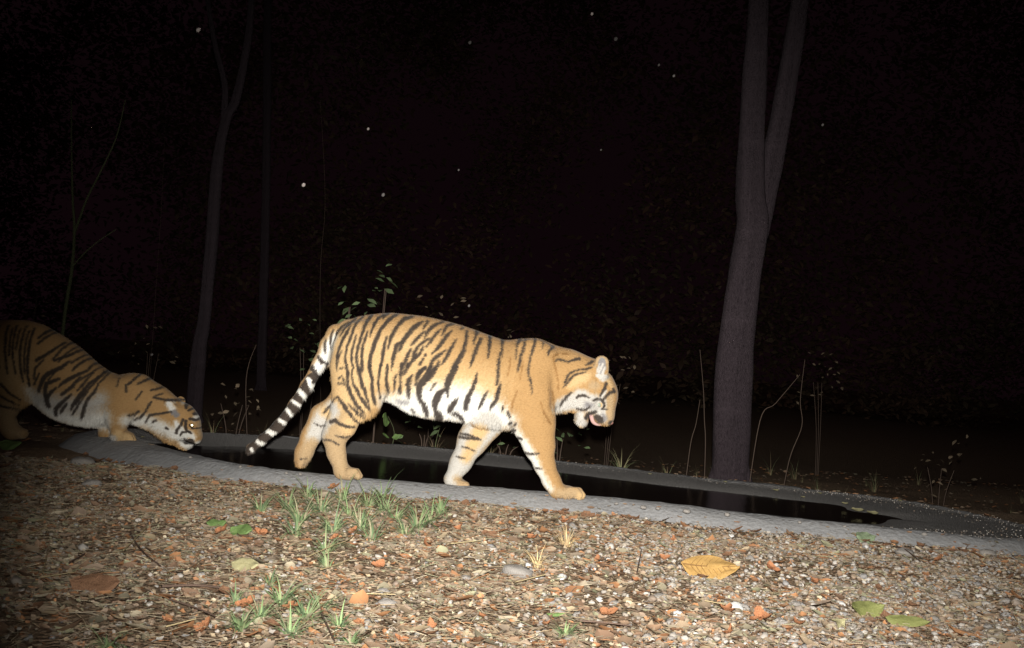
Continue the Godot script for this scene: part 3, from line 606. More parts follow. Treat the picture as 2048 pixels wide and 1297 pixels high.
func make_materials() -> void:
	var fine := noise_tex(0.06, [], 3, 512, 5)
	surfaced("soil", noise_tex(0.03, [lin(0.19, 0.12, 0.072), lin(0.26, 0.175, 0.11), lin(0.32, 0.235, 0.155), lin(0.22, 0.145, 0.09), lin(0.35, 0.265, 0.185)], 5), 1.3, 0.95, fine, 1.5)
	surfaced("concrete", noise_tex(0.035, [lin(0.19, 0.17, 0.15), lin(0.33, 0.325, 0.32), lin(0.4, 0.405, 0.41), lin(0.3, 0.29, 0.28), lin(0.46, 0.465, 0.47)], 7, 1024, 7), 0.75, 0.92, noise_tex(0.03, [], 8, 1024, 6), 0.5)
	surfaced("bark", noise_tex(0.02, [lin(0.045, 0.034, 0.039), lin(0.088, 0.066, 0.076), lin(0.115, 0.088, 0.1), lin(0.07, 0.053, 0.061)], 11, 512, 5), 2.2, 0.95, fine, 2.5)
	M.bark.uv1_scale = Vector3(5.0, 1.1, 5.0)
	surfaced("green_bark", noise_tex(0.02, [lin(0.06, 0.07, 0.035), lin(0.1, 0.11, 0.055), lin(0.07, 0.08, 0.04)], 12), 2.5, 0.9)
	surfaced("mud", noise_tex(0.04, [lin(0.11, 0.105, 0.1), lin(0.19, 0.182, 0.174), lin(0.235, 0.225, 0.214), lin(0.155, 0.145, 0.138)], 27, 512, 5), 2.4, 0.9, fine, 0.9)
	surfaced("dark_stem", noise_tex(0.05, [lin(0.07, 0.05, 0.038), lin(0.14, 0.1, 0.078)], 28), 6.0, 0.95)
	surfaced("stone", noise_tex(0.05, [lin(0.17, 0.15, 0.13), lin(0.27, 0.245, 0.22), lin(0.33, 0.31, 0.285), lin(0.21, 0.18, 0.155)], 13), 7.0, 0.85, fine, 0.3)
	surfaced("pale_stone", noise_tex(0.05, [lin(0.5, 0.49, 0.47), lin(0.66, 0.65, 0.62), lin(0.76, 0.75, 0.73)], 14), 7.0, 0.75, fine, 0.2)
	surfaced("twig", noise_tex(0.05, [lin(0.07, 0.045, 0.035), lin(0.15, 0.1, 0.075), lin(0.24, 0.18, 0.14)], 15), 12.0, 0.9)
	surfaced("straw", noise_tex(0.05, [lin(0.34, 0.25, 0.13), lin(0.5, 0.4, 0.22), lin(0.56, 0.47, 0.3)], 16), 12.0, 0.8)
	surfaced("husk", noise_tex(0.04, [lin(0.2, 0.08, 0.04), lin(0.38, 0.16, 0.075), lin(0.5, 0.24, 0.12), lin(0.3, 0.12, 0.06)], 17), 14.0, 0.7, fine, 0.3)
	surfaced("brown_leaf", noise_tex(0.04, [lin(0.12, 0.06, 0.035), lin(0.26, 0.14, 0.08), lin(0.34, 0.2, 0.115)], 18), 9.0, 0.75, fine, 0.3)
	surfaced("yellow_leaf", noise_tex(0.03, [lin(0.26, 0.145, 0.05), lin(0.4, 0.24, 0.075), lin(0.46, 0.29, 0.11), lin(0.33, 0.18, 0.055)], 19), 7.0, 0.6)
	surfaced("green_leaf", noise_tex(0.03, [lin(0.09, 0.15, 0.05), lin(0.14, 0.22, 0.07), lin(0.19, 0.27, 0.1)], 20), 8.0, 0.55)
	surfaced("olive_leaf", noise_tex(0.03, [lin(0.15, 0.165, 0.055), lin(0.22, 0.235, 0.08), lin(0.28, 0.28, 0.12)], 21), 8.0, 0.65)
	surfaced("pale_leaf", noise_tex(0.03, [lin(0.28, 0.25, 0.13), lin(0.38, 0.35, 0.19), lin(0.43, 0.4, 0.25)], 22), 8.0, 0.65)
	surfaced("grey_leaf", noise_tex(0.03, [lin(0.14, 0.19, 0.11), lin(0.22, 0.28, 0.17), lin(0.28, 0.33, 0.21)], 23), 8.0, 0.65)
	tinted("litter", 0.75, 0.1)
	tinted("hair", 0.8)
	tinted("pebbles", 0.85)
	tinted("grass", 0.6, 0.25)
	tinted("foliage", 0.55, 0.25)
	mat("vein", lin(0.2, 0.11, 0.04), 0.7)
	mat("plastic", lin(0.02, 0.02, 0.02), 0.8)
	mat("mote", lin(0.07, 0.06, 0.055), 0.9)
	mat("dim_mote", lin(0.04, 0.036, 0.034), 0.9)
	mat("tongue", lin(0.48, 0.3, 0.27), 0.8)
	mat("cornea", lin(0.3, 0.33, 0.27), 0.12)
	mat("pupil", lin(0.01, 0.01, 0.01), 0.05)
	mat("nose", lin(0.45, 0.22, 0.19), 0.5)
	var shine := mat("tapetum", lin(0.95, 0.82, 0.5), 0.28)
	shine.metallic = 1.0
	var w := mat("water", lin(0.016, 0.013, 0.01), 0.13)
	w.metallic_specular = 0.5
	w.heightmap_enabled = true
	w.heightmap_texture = noise_tex(0.01, [], 31, 512, 2)
	w.heightmap_scale = 0.05
	w.uv1_triplanar = true
	w.uv1_world_triplanar = true
	w.uv1_scale = Vector3.ONE * 1.2

# ---------------------------------------------------------------- shape helpers
func mesh_of(v: PackedVector3Array, idx: PackedInt32Array, cols := PackedColorArray(), uvs := PackedVector2Array(), flat := false) -> ArrayMesh:
	# idx runs clockwise seen from outside
	var a := []
	a.resize(Mesh.ARRAY_MAX)
	if flat:
		var v2 := PackedVector3Array()
		var n2 := PackedVector3Array()
		for t in range(0, idx.size(), 3):
			var n := (v[idx[t + 2]] - v[idx[t]]).cross(v[idx[t + 1]] - v[idx[t]]).normalized()
			for k in 3:
				v2.append(v[idx[t + k]])
				n2.append(n)
		a[Mesh.ARRAY_VERTEX] = v2
		a[Mesh.ARRAY_NORMAL] = n2
	else:
		var ns := PackedVector3Array()
		ns.resize(v.size())
		for t in range(0, idx.size(), 3):
			var i := idx[t]
			var j := idx[t + 1]
			var k := idx[t + 2]
			var n := (v[k] - v[i]).cross(v[j] - v[i])
			ns[i] += n
			ns[j] += n
			ns[k] += n
		for i in ns.size():
			ns[i] = ns[i].normalized() if ns[i].length_squared() > 1e-20 else Vector3.UP
		a[Mesh.ARRAY_VERTEX] = v
		a[Mesh.ARRAY_NORMAL] = ns
		a[Mesh.ARRAY_INDEX] = idx
		if cols.size():
			a[Mesh.ARRAY_COLOR] = cols
		if uvs.size():
			a[Mesh.ARRAY_TEX_UV] = uvs
	var m := ArrayMesh.new()
	m.add_surface_from_arrays(Mesh.PRIMITIVE_TRIANGLES, a)
	return m

func smooth_path(p: Array, steps: int) -> Array:
	var out := []
	for i in p.size() - 1:
		var a: Vector3 = p[maxi(i - 1, 0)]
		var b: Vector3 = p[i]
		var c: Vector3 = p[i + 1]
		var d: Vector3 = p[mini(i + 2, p.size() - 1)]
		for k in steps:
			out.append(b.cubic_interpolate(c, a, d, float(k) / steps))
	out.append(p[p.size() - 1])
	return out

func tube(path: Array, r0: float, r1: float, sides := 8, rough := 0.0, off := Vector3.ZERO) -> ArrayMesh:
	var v := PackedVector3Array()
	var idx := PackedInt32Array()
	var n := path.size()
	for i in n:
		var d: Vector3 = (path[mini(i + 1, n - 1)] - path[maxi(i - 1, 0)]).normalized()
		var side := d.cross(Vector3(0.13, 0.2, 1.0)).normalized()
		var up := side.cross(d).normalized()
		var t := float(i) / (n - 1)
		for k in sides:
			var ang := TAU * k / sides
			var q: Vector3 = path[i] + side * cos(ang) * 0.01
			var r := lerpf(r0, r1, t) * (1.0 + rough * (wobble.get_noise_3d(q.x * 40.0 + cos(ang) * 30.0, q.y * 30.0, q.z * 40.0 + sin(ang) * 30.0)))
			v.append(path[i] + (side * cos(ang) + up * sin(ang)) * r - off)
	for i in n - 1:
		for k in sides:
			var a := i * sides + k
			var b := i * sides + (k + 1) % sides
			idx.append_array([a, a + sides, b, b, a + sides, b + sides])
	var c0 := v.size()
	v.append(path[0] - off)
	v.append(path[n - 1] - off)
	for k in sides:
		idx.append_array([c0, k, (k + 1) % sides, c0 + 1, (n - 1) * sides + (k + 1) % sides, (n - 1) * sides + k])
	return mesh_of(v, idx)

func ball(rad: Vector3, s: int, rough: float, rings := 7, segs := 10, flat := false) -> ArrayMesh:
	var v := PackedVector3Array()
	var idx := PackedInt32Array()
	for i in rings + 1:
		var th := PI * i / rings
		for k in segs:
			var ph := TAU * k / segs
			var d := Vector3(sin(th) * cos(ph), cos(th), sin(th) * sin(ph))
			var r := 1.0 + rough * wobble.get_noise_3d(d.x * 60.0 + s * 91.0, d.y * 60.0, d.z * 60.0) * 1.6
			v.append(d * rad * r)
	for i in rings:
		for k in segs:
			var a := i * segs + k
			var b := i * segs + (k + 1) % segs
			idx.append_array([a, b, a + segs, b, b + segs, a + segs])
	return mesh_of(v, idx, PackedColorArray(), PackedVector2Array(), flat)

func leaf(length: float, width: float, curl: float, fold: float, s: int, nl := 8, nw := 4, ragged := 0.12) -> ArrayMesh:
	# a pointed blade lying along x, bent lengthwise by curl and folded on its midrib
	var v := PackedVector3Array()
	var idx := PackedInt32Array()
	for i in nl + 1:
		var t := float(i) / nl
		var w := width * 0.5 * pow(sin(PI * clampf(pow(t, 0.85), 0.0, 1.0)), 0.75) + 0.0006
		w *= 1.0 + ragged * wobble.get_noise_2d(s * 57.0 + t * 160.0, 3.0) * 2.0
		var ang := curl * (t - 0.5)
		var x := length * (sin(ang) / curl if absf(curl) > 0.01 else t - 0.5)
		var y := length * ((1.0 - cos(ang)) / curl if absf(curl) > 0.01 else 0.0)
		for k in nw + 1:
			var u := float(k) / nw * 2.0 - 1.0
			var bump := wobble.get_noise_3d(t * 120.0, u * 60.0, s * 33.0) * 0.13 * width
			v.append(Vector3(x, y + absf(u) * w * fold + bump, u * w))
	for i in nl:
		for k in nw:
			var a := i * (nw + 1) + k
			var b := a + nw + 1
			idx.append_array([a, a + 1, b, a + 1, b + 1, b])
	return mesh_of(v, idx)

func joined(parts: Array) -> ArrayMesh:
	var st := SurfaceTool.new()
	st.begin(Mesh.PRIMITIVE_TRIANGLES)
	for p in parts:
		st.append_from(p[0], 0, p[1])
	return st.commit()

# ---------------------------------------------------------------- the rim of the waterhole
func make_rim_line() -> void:
	var n := CREST.size()
	for i in n:
		var a := Vector2(CREST[(i + n - 1) % n][0], CREST[(i + n - 1) % n][1])
		var b := Vector2(CREST[i][0], CREST[i][1])
		var c := Vector2(CREST[(i + 1) % n][0], CREST[(i + 1) % n][1])
		var d := Vector2(CREST[(i + 2) % n][0], CREST[(i + 2) % n][1])
		for k in 20:
			crest.append(b.cubic_interpolate(c, a, d, k / 20.0))
	# mask: signed distance to the crest line on a 5 cm grid over x -4..4, z -9.5..-4.5
	rim_mask.resize(161 * 101)
	for iz in 101:
		for ix in 161:
			var p := Vector2(-4.0 + ix * 0.05, -9.5 + iz * 0.05)
			var best := 1e9
			for k in range(0, crest.size(), 5):
				var q := Geometry2D.get_closest_point_to_segment(p, crest[k], crest[(k + 5) % crest.size()])
				best = minf(best, p.distance_squared_to(q))
			rim_mask[iz * 161 + ix] = sqrt(best) * (-1.0 if Geometry2D.is_point_in_polygon(p, crest) else 1.0)

func rim_at(x: float, z: float) -> float:
	var fx := (x + 4.0) / 0.05
	var fz := (z + 9.5) / 0.05
	if fx < 0.0 or fz < 0.0 or fx >= 160.0 or fz >= 100.0:
		return 1.0
	var ix := int(fx)
	var iz := int(fz)
	fx -= ix
	fz -= iz
	var i := iz * 161 + ix
	return lerpf(lerpf(rim_mask[i], rim_mask[i + 1], fx), lerpf(rim_mask[i + 161], rim_mask[i + 162], fx), fz)

func soil_y(x: float, z: float) -> float:
	var h := wobble.get_noise_2d(x * 14.0, z * 14.0) * 0.035 + wobble.get_noise_2d(x * 55.0 + 300.0, z * 55.0) * 0.016
	var far := clampf((-z - 9.0) / 6.0, 0.0, 1.0)
	h += far * (0.1 + 0.3 * wobble.get_noise_2d(x * 3.0, z * 3.0))
	# the bank falls away behind the far rim
	h -= 0.5 * smoothstep(0.25, 2.4, -8.3 + clampf((x + 0.4) * 0.35, 0.0, 1.3) - z)
	var s := rim_at(x, z)
	if s < 0.2:
		h = lerpf(h, -0.4, smoothstep(0.16, -0.05, s))
	return h

func make_ground() -> void:
	var xs := PackedFloat32Array()
	var zs := PackedFloat32Array()
	var x := -5.0
	while x <= 5.001:
		xs.append(x)
		x += 0.06
	for k in 14:
		xs.append(5.0 + pow(k + 1, 2.2) * 0.35)
		xs.insert(0, -5.0 - pow(k + 1, 2.2) * 0.35)
	var z := 2.0
	while z >= -13.001:
		zs.append(z)
		z -= 0.06
	for k in 14:
		zs.append(-13.0 - pow(k + 1, 2.2) * 0.35)
		zs.insert(0, 2.0 + pow(k + 1, 2.0) * 0.3)
	var v := PackedVector3Array()
	var idx := PackedInt32Array()
	var nx := xs.size()
	for j in zs.size():
		for i in nx:
			v.append(Vector3(xs[i], soil_y(xs[i], zs[j]), zs[j]))
	for j in zs.size() - 1:
		for i in nx - 1:
			var a := j * nx + i
			idx.append_array([a, a + nx, a + 1, a + 1, a + nx, a + nx + 1])
	tag(piece("ground", mesh_of(v, idx), M.soil), "", "", "", "structure")

func make_pool() -> void:
	var spine := [Vector2(-2.0, -7.55), Vector2(-0.8, -7.2), Vector2(0.7, -6.95), Vector2(2.0, -6.5)]
	var n := crest.size()
	var rows := []
	var offs := [0.3, 0.2, 0.13, 0.06, 0.0, -0.06, -0.12]
	var ys := [-0.06, 0.0, 0.035, 0.06, 0.072, 0.07, 0.058]
	var v := PackedVector3Array()
	var idx := PackedInt32Array()
	var floor_rows := 6
	var clockwise := Geometry2D.is_polygon_clockwise(crest)
	var width: int = offs.size() + floor_rows
	for k in n:
		var p := crest[k]
		var d := (crest[(k + 1) % n] - crest[(k + n - 1) % n]).normalized()
		var out := Vector2(-d.y, d.x)
		if Geometry2D.is_point_in_polygon(p + out * 0.05, crest):
			out = -out
		var tilt := -0.008 * p.x
		for i in offs.size():
			var q: Vector2 = p + out * (offs[i] + wobble.get_noise_2d(p.x * 45.0, p.y * 45.0 + i * 40.0) * 0.03)
			v.append(Vector3(q.x, ys[i] + tilt * (1.0 if i > 0 else 0.0) + wobble.get_noise_3d(q.x * 60.0, q.y * 60.0, i * 9.0) * 0.012 + wobble.get_noise_3d(q.x * 420.0, q.y * 420.0, i * 50.0) * 0.007, q.y))
		var near := spine[0] as Vector2
		var best := 1e9
		for i in spine.size() - 1:
			var q := Geometry2D.get_closest_point_to_segment(p, spine[i], spine[i + 1])
			if q.distance_to(p) < best:
				best = q.distance_to(p)
				near = q
		var edge := p + out * -0.12
		var shore := lerpf(lerpf(0.12, 0.4, smoothstep(0.3, -0.6, out.y)), 0.85, smoothstep(1.7, 2.9, p.x))
		for i in floor_rows:
			var t: float = [0.5, 1.0, 1.25, 1.5, 1.9, 2.6][i] * shore / maxf(best, 0.1)
			var y: float = [0.045, 0.028, 0.01, -0.02, -0.06, -0.09][i]
			var q := edge.lerp(near, minf(t, 0.9 + 0.016 * i))
			v.append(Vector3(q.x, y + wobble.get_noise_2d(q.x * 50.0, q.y * 50.0) * 0.01, q.y))
	var basin := PackedInt32Array()
	for k in n:
		for i in width - 1:
			var a := k * width + i
			var b := ((k + 1) % n) * width + i
			var six := [a, a + 1, b, b, a + 1, b + 1] if clockwise else [a, b, a + 1, b, b + 1, a + 1]
			if i < 5:
				idx.append_array(six)
			else:
				basin.append_array(six)
	var hole := base("concrete_waterhole")
	tag(hole, "shallow oval concrete waterhole with a raised grey rim", "waterhole")
	piece("rim", mesh_of(v, idx), M.concrete, hole)
	piece("basin", mesh_of(v, basin), M.mud, hole)
	# water: a level sheet whose edge lies inside the concrete
	var wv := PackedVector3Array()
	var ring := PackedVector2Array()
	for k in n:
		var p := crest[k]
		ring.append(p + (Vector2(0.15, -6.95) - p).normalized() * 0.13)
	for p in ring:
		wv.append(Vector3(p.x, 0.028, p.y))
	var tri := Geometry2D.triangulate_polygon(ring)
	var fixed := PackedInt32Array()
	for t in range(0, tri.size(), 3):
		var nrm := (wv[tri[t + 2]] - wv[tri[t]]).cross(wv[tri[t + 1]] - wv[tri[t]])
		fixed.append_array([tri[t], tri[t + 1], tri[t + 2]] if nrm.y > 0.0 else [tri[t], tri[t + 2], tri[t + 1]])
	tag(piece("water", mesh_of(wv, fixed), M.water), "", "", "", "structure")

# ---------------------------------------------------------------- animals
func animal_mesh(x0: int, top: Array, bottom: Array, wide: Array, bones: Array, cell: float, lo: Vector3, hi: Vector3, box: Rect2) -> ArrayMesh:
	var nx := int((hi.x - lo.x) / cell) + 2
	var ny := int((hi.y - lo.y) / cell) + 2
	var nz := int((hi.z - lo.z) / cell) + 2
	var f := PackedFloat32Array()
	f.resize(nx * ny * nz)
	f.fill(1.0)
	# trunk: elliptical sections measured every 3 cm
	var last := top.size() - 1
	for ix in nx:
		var s := (lo.x + ix * cell - x0 * 0.001) / 0.03
		if s < 0.0 or s > last - 0.001:
			continue
		var i := int(s)
		var t := s - i
		var a := lerpf(top[i], top[i + 1], t) * 0.001
		var b := lerpf(bottom[i], bottom[i + 1], t) * 0.001
		var rz := lerpf(wide[i], wide[i + 1], t) * 0.001
		var cy := (a + b) * 0.5
		var ry := (a - b) * 0.5
		var y0 := maxi(0, int((b - 0.06 - lo.y) / cell))
		var y1 := mini(ny - 1, int((a + 0.06 - lo.y) / cell) + 1)
		var z0 := maxi(0, int((-rz - 0.06 - lo.z) / cell))
		var z1 := mini(nz - 1, int((rz + 0.06 - lo.z) / cell) + 1)
		var small := minf(ry, rz)
		for iy in range(y0, y1 + 1):
			var dy := (lo.y + iy * cell - cy) / ry
			var dy2 := dy * dy
			var row := (ix * ny + iy) * nz
			for iz in range(z0, z1 + 1):
				var dz := (lo.z + iz * cell) / rz
				f[row + iz] = (sqrt(dy2 + dz * dz) - 1.0) * small
	for bone in bones:
		var ax: float = bone[0] * 0.001
		var ay: float = bone[1] * 0.001
		var az: float = bone[2] * 0.001
		var ar: float = bone[3] * 0.001
		var asq: float = bone[4] * 0.01
		var dx: float = bone[5] * 0.001 - ax
		var dy: float = bone[6] * 0.001 - ay
		var dzz: float = bone[7] * 0.001 - az
		var dr: float = bone[8] * 0.001 - ar
		var ds: float = bone[9] * 0.01 - asq
		var carve: bool = bone[10] < 0
		var k: float = absf(bone[10]) * 0.001
		var l2 := maxf(dx * dx + dy * dy, 1e-8)
		var pad := maxf(ar, ar + dr) + k
		var padz := maxf(ar * asq, (ar + dr) * (asq + ds)) + k
		var bx0 := maxi(0, int((minf(ax, ax + dx) - pad - lo.x) / cell))
		var bx1 := mini(nx - 1, int((maxf(ax, ax + dx) + pad - lo.x) / cell) + 1)
		var by0 := maxi(0, int((minf(ay, ay + dy) - pad - lo.y) / cell))
		var by1 := mini(ny - 1, int((maxf(ay, ay + dy) + pad - lo.y) / cell) + 1)
		var bz0 := maxi(0, int((minf(az, az + dzz) - padz - lo.z) / cell))
		var bz1 := mini(nz - 1, int((maxf(az, az + dzz) + padz - lo.z) / cell) + 1)
		for ix in range(bx0, bx1 + 1):
			var px := lo.x + ix * cell - ax
			for iy in range(by0, by1 + 1):
				var py := lo.y + iy * cell - ay
				var h := clampf((px * dx + py * dy) / l2, 0.0, 1.0)
				var ex := px - dx * h
				var ey := py - dy * h
				var e2 := ex * ex + ey * ey
				var r := ar + dr * h
				if e2 > (r + k) * (r + k):
					continue
				var cz := az + dzz * h
				var sq := asq + ds * h
				var row := (ix * ny + iy) * nz
				for iz in range(bz0, bz1 + 1):
					var ez := (lo.z + iz * cell - cz) / sq
					var d := sqrt(e2 + ez * ez) - r
					var o := f[row + iz]
					if carve:
						var gc := k - absf(o + d)
						f[row + iz] = maxf(o, -d) + (gc * gc * 0.25 / k if gc > 0.0 else 0.0)
						continue
					var g := k - absf(o - d)
					if g > 0.0:
						f[row + iz] = minf(o, d) - g * g * 0.25 / k
					elif d < o:
						f[row + iz] = d
	# surface nets
	var v := PackedVector3Array()
	var idx := PackedInt32Array()
	var id := PackedInt32Array()
	id.resize(f.size())
	id.fill(-1)
	var sx := ny * nz
	var sy := nz
	for ix in range(1, nx - 1):
		for iy in range(1, ny - 1):
			var row := ix * sx + iy * sy
			for iz in range(1, nz - 1):
				var c := row + iz
				var f0 := f[c]
				if f0 > 0.06 or f0 < -0.06:
					continue
				var f1 := f[c + sx]
				var f2 := f[c + sy]
				var f3 := f[c + sx + sy]
				var f4 := f[c + 1]
				var f5 := f[c + sx + 1]
				var f6 := f[c + sy + 1]
				var f7 := f[c + sx + sy + 1]
				var inside := int(f0 < 0.0) + int(f1 < 0.0) + int(f2 < 0.0) + int(f3 < 0.0) + int(f4 < 0.0) + int(f5 < 0.0) + int(f6 < 0.0) + int(f7 < 0.0)
				if inside == 0 or inside == 8:
					continue
				var p := Vector3.ZERO
				var n := 0
				if (f0 < 0.0) != (f1 < 0.0): p += Vector3(f0 / (f0 - f1), 0, 0); n += 1
				if (f2 < 0.0) != (f3 < 0.0): p += Vector3(f2 / (f2 - f3), 1, 0); n += 1
				if (f4 < 0.0) != (f5 < 0.0): p += Vector3(f4 / (f4 - f5), 0, 1); n += 1
				if (f6 < 0.0) != (f7 < 0.0): p += Vector3(f6 / (f6 - f7), 1, 1); n += 1
				if (f0 < 0.0) != (f2 < 0.0): p += Vector3(0, f0 / (f0 - f2), 0); n += 1
				if (f1 < 0.0) != (f3 < 0.0): p += Vector3(1, f1 / (f1 - f3), 0); n += 1
				if (f4 < 0.0) != (f6 < 0.0): p += Vector3(0, f4 / (f4 - f6), 1); n += 1
				if (f5 < 0.0) != (f7 < 0.0): p += Vector3(1, f5 / (f5 - f7), 1); n += 1
				if (f0 < 0.0) != (f4 < 0.0): p += Vector3(0, 0, f0 / (f0 - f4)); n += 1
				if (f1 < 0.0) != (f5 < 0.0): p += Vector3(1, 0, f1 / (f1 - f5)); n += 1
				if (f2 < 0.0) != (f6 < 0.0): p += Vector3(0, 1, f2 / (f2 - f6)); n += 1
				if (f3 < 0.0) != (f7 < 0.0): p += Vector3(1, 1, f3 / (f3 - f7)); n += 1
				id[c] = v.size()
				v.append(lo + (Vector3(ix, iy, iz) + p / n) * cell)
				if (f0 < 0.0) != (f1 < 0.0):
					quad(idx, id[c - sy - 1], id[c - 1], id[c], id[c - sy], f0 < 0.0)
				if (f0 < 0.0) != (f2 < 0.0):
					quad(idx, id[c - 1 - sx], id[c - sx], id[c], id[c - 1], f0 < 0.0)
				if (f0 < 0.0) != (f4 < 0.0):
					quad(idx, id[c - sx - sy], id[c - sy], id[c], id[c - sx], f0 < 0.0)
	# one pass of smoothing along the surface
	var acc := v.duplicate()
	var cnt := PackedInt32Array()
	cnt.resize(v.size())
	cnt.fill(1)
	for t in range(0, idx.size(), 3):
		for k in 3:
			var i := idx[t + k]
			var j := idx[t + (k + 1) % 3]
			acc[i] += v[j]
			cnt[i] += 1
			acc[j] += v[i]
			cnt[j] += 1
	var uvs := PackedVector2Array()
	for i in v.size():
		v[i] = v[i].lerp(acc[i] / cnt[i], 0.6)
		uvs.append(Vector2((v[i].x - box.position.x) / box.size.x, 1.0 - (v[i].y - box.position.y) / box.size.y))
	return mesh_of(v, idx, PackedColorArray(), uvs)

func quad(idx: PackedInt32Array, a: int, b: int, c: int, d: int, flip: bool) -> void:
	if a < 0 or b < 0 or c < 0 or d < 0:
		return
	if flip:
		idx.append_array([a, c, b, a, d, c])
	else:
		idx.append_array([a, b, c, a, c, d])

func coat(paint: Array, box: Rect2, s: int) -> Image:
	# dye of the coat, laid out flat along the animal's side (x along the body, y up)
	var mm := 1.7
	var w := int(box.size.x * 1000.0 / mm)
	var h := int(box.size.y * 1000.0 / mm)
	var dyes := [lin(0.4, 0.24, 0.102), lin(0.7, 0.68, 0.63), lin(0.042, 0.032, 0.027), lin(0.22, 0.21, 0.21), lin(0.7, 0.34, 0.3), lin(0.4, 0.28, 0.155), lin(0.24, 0.125, 0.045), lin(0.54, 0.375, 0.185), lin(0.48, 0.46, 0.415)]
	var img := Image.create(w, h, false, Image.FORMAT_RGB8)
	img.fill(dyes[0])
	var px := img.get_data()
	var edge := FastNoiseLite.new()
	edge.seed = s
	edge.frequency = 0.06
	edge.fractal_octaves = 2
	var scratch := PackedFloat32Array()
	for line in paint:
		var soft: float = line[1] / mm
		var pts := []
		for i in range(2, line.size(), 3):
			pts.append(Vector3((line[i] * 0.001 - box.position.x) * 1000.0 / mm, h - (line[i + 1] * 0.001 - box.position.y) * 1000.0 / mm, line[i + 2] * 0.5 / mm))
		var x0 := w
		var x1 := 0
		var y0 := h
		var y1 := 0
		for p in pts:
			x0 = mini(x0, int(p.x - p.z - soft - 3))
			x1 = maxi(x1, int(p.x + p.z + soft + 3))
			y0 = mini(y0, int(p.y - p.z - soft - 3))
			y1 = maxi(y1, int(p.y + p.z + soft + 3))
		x0 = clampi(x0, 0, w - 1)
		x1 = clampi(x1, 0, w - 1)
		y0 = clampi(y0, 0, h - 1)
		y1 = clampi(y1, 0, h - 1)
		var bw := x1 - x0 + 1
		scratch.resize(bw * (y1 - y0 + 1))
		scratch.fill(1000.0)
		for i in pts.size() - 1:
			var a: Vector3 = pts[i]
			var d: Vector3 = pts[i + 1] - a
			var l2 := maxf(d.x * d.x + d.y * d.y, 1e-6)
			var reach := maxf(a.z, a.z + d.z) + soft + 2.0
			for y in range(clampi(int(minf(a.y, a.y + d.y) - reach), y0, y1), clampi(int(maxf(a.y, a.y + d.y) + reach) + 1, y0, y1) + 1):
				for x in range(clampi(int(minf(a.x, a.x + d.x) - reach), x0, x1), clampi(int(maxf(a.x, a.x + d.x) + reach) + 1, x0, x1) + 1):
					var qx := x - a.x
					var qy := y - a.y
					var t := clampf((qx * d.x + qy * d.y) / l2, 0.0, 1.0)
					var ex := qx - d.x * t
					var ey := qy - d.y * t
					var sd := sqrt(ex * ex + ey * ey) - a.z - d.z * t
					var at := (y - y0) * bw + x - x0
					if sd < scratch[at]:
						scratch[at] = sd
		var dye: Color = dyes[line[0]]
		var full := 0.93 if line[0] == 2 else 1.0
		var r := int(dye.r * 255.0)
		var g := int(dye.g * 255.0)
		var b := int(dye.b * 255.0)
		for y in range(y0, y1 + 1):
			for x in range(x0, x1 + 1):
				var sd := scratch[(y - y0) * bw + x - x0]
				if sd > soft + 2.0:
					continue
				var al := (1.0 - smoothstep(-soft, soft, sd - 0.6 + edge.get_noise_2d(x * 1.6, y * 0.8) * (1.1 + soft * 0.35))) * full
				if al > 0.004:
					var q := (y * w + x) * 3
					px[q] = int(lerpf(px[q], r, al))
					px[q + 1] = int(lerpf(px[q + 1], g, al))
					px[q + 2] = int(lerpf(px[q + 2], b, al))
	return Image.create_from_data(w, h, false, Image.FORMAT_RGB8, px)

func fur_material(called: String, dye: Image) -> StandardMaterial3D:
	var m := mat(called, Color.WHITE, 0.85)
	m.metallic_specular = 0.25
	m.albedo_texture = ImageTexture.create_from_image(dye)
	m.rim_enabled = true
	m.rim = 0.25
	m.rim_tint = 0.6
	m.detail_enabled = true
	m.detail_blend_mode = BaseMaterial3D.BLEND_MODE_MUL
	m.detail_uv_layer = BaseMaterial3D.DETAIL_UV_1
	m.detail_albedo = noise_tex(0.09, [Color(0.84, 0.82, 0.8), Color(0.97, 0.96, 0.95), Color(1, 1, 1), Color(0.94, 0.93, 0.91)], 41, 1024, 3)
	m.heightmap_enabled = true
	m.heightmap_texture = noise_tex(0.12, [], 42, 1024, 2)
	m.heightmap_scale = 0.25
	return m

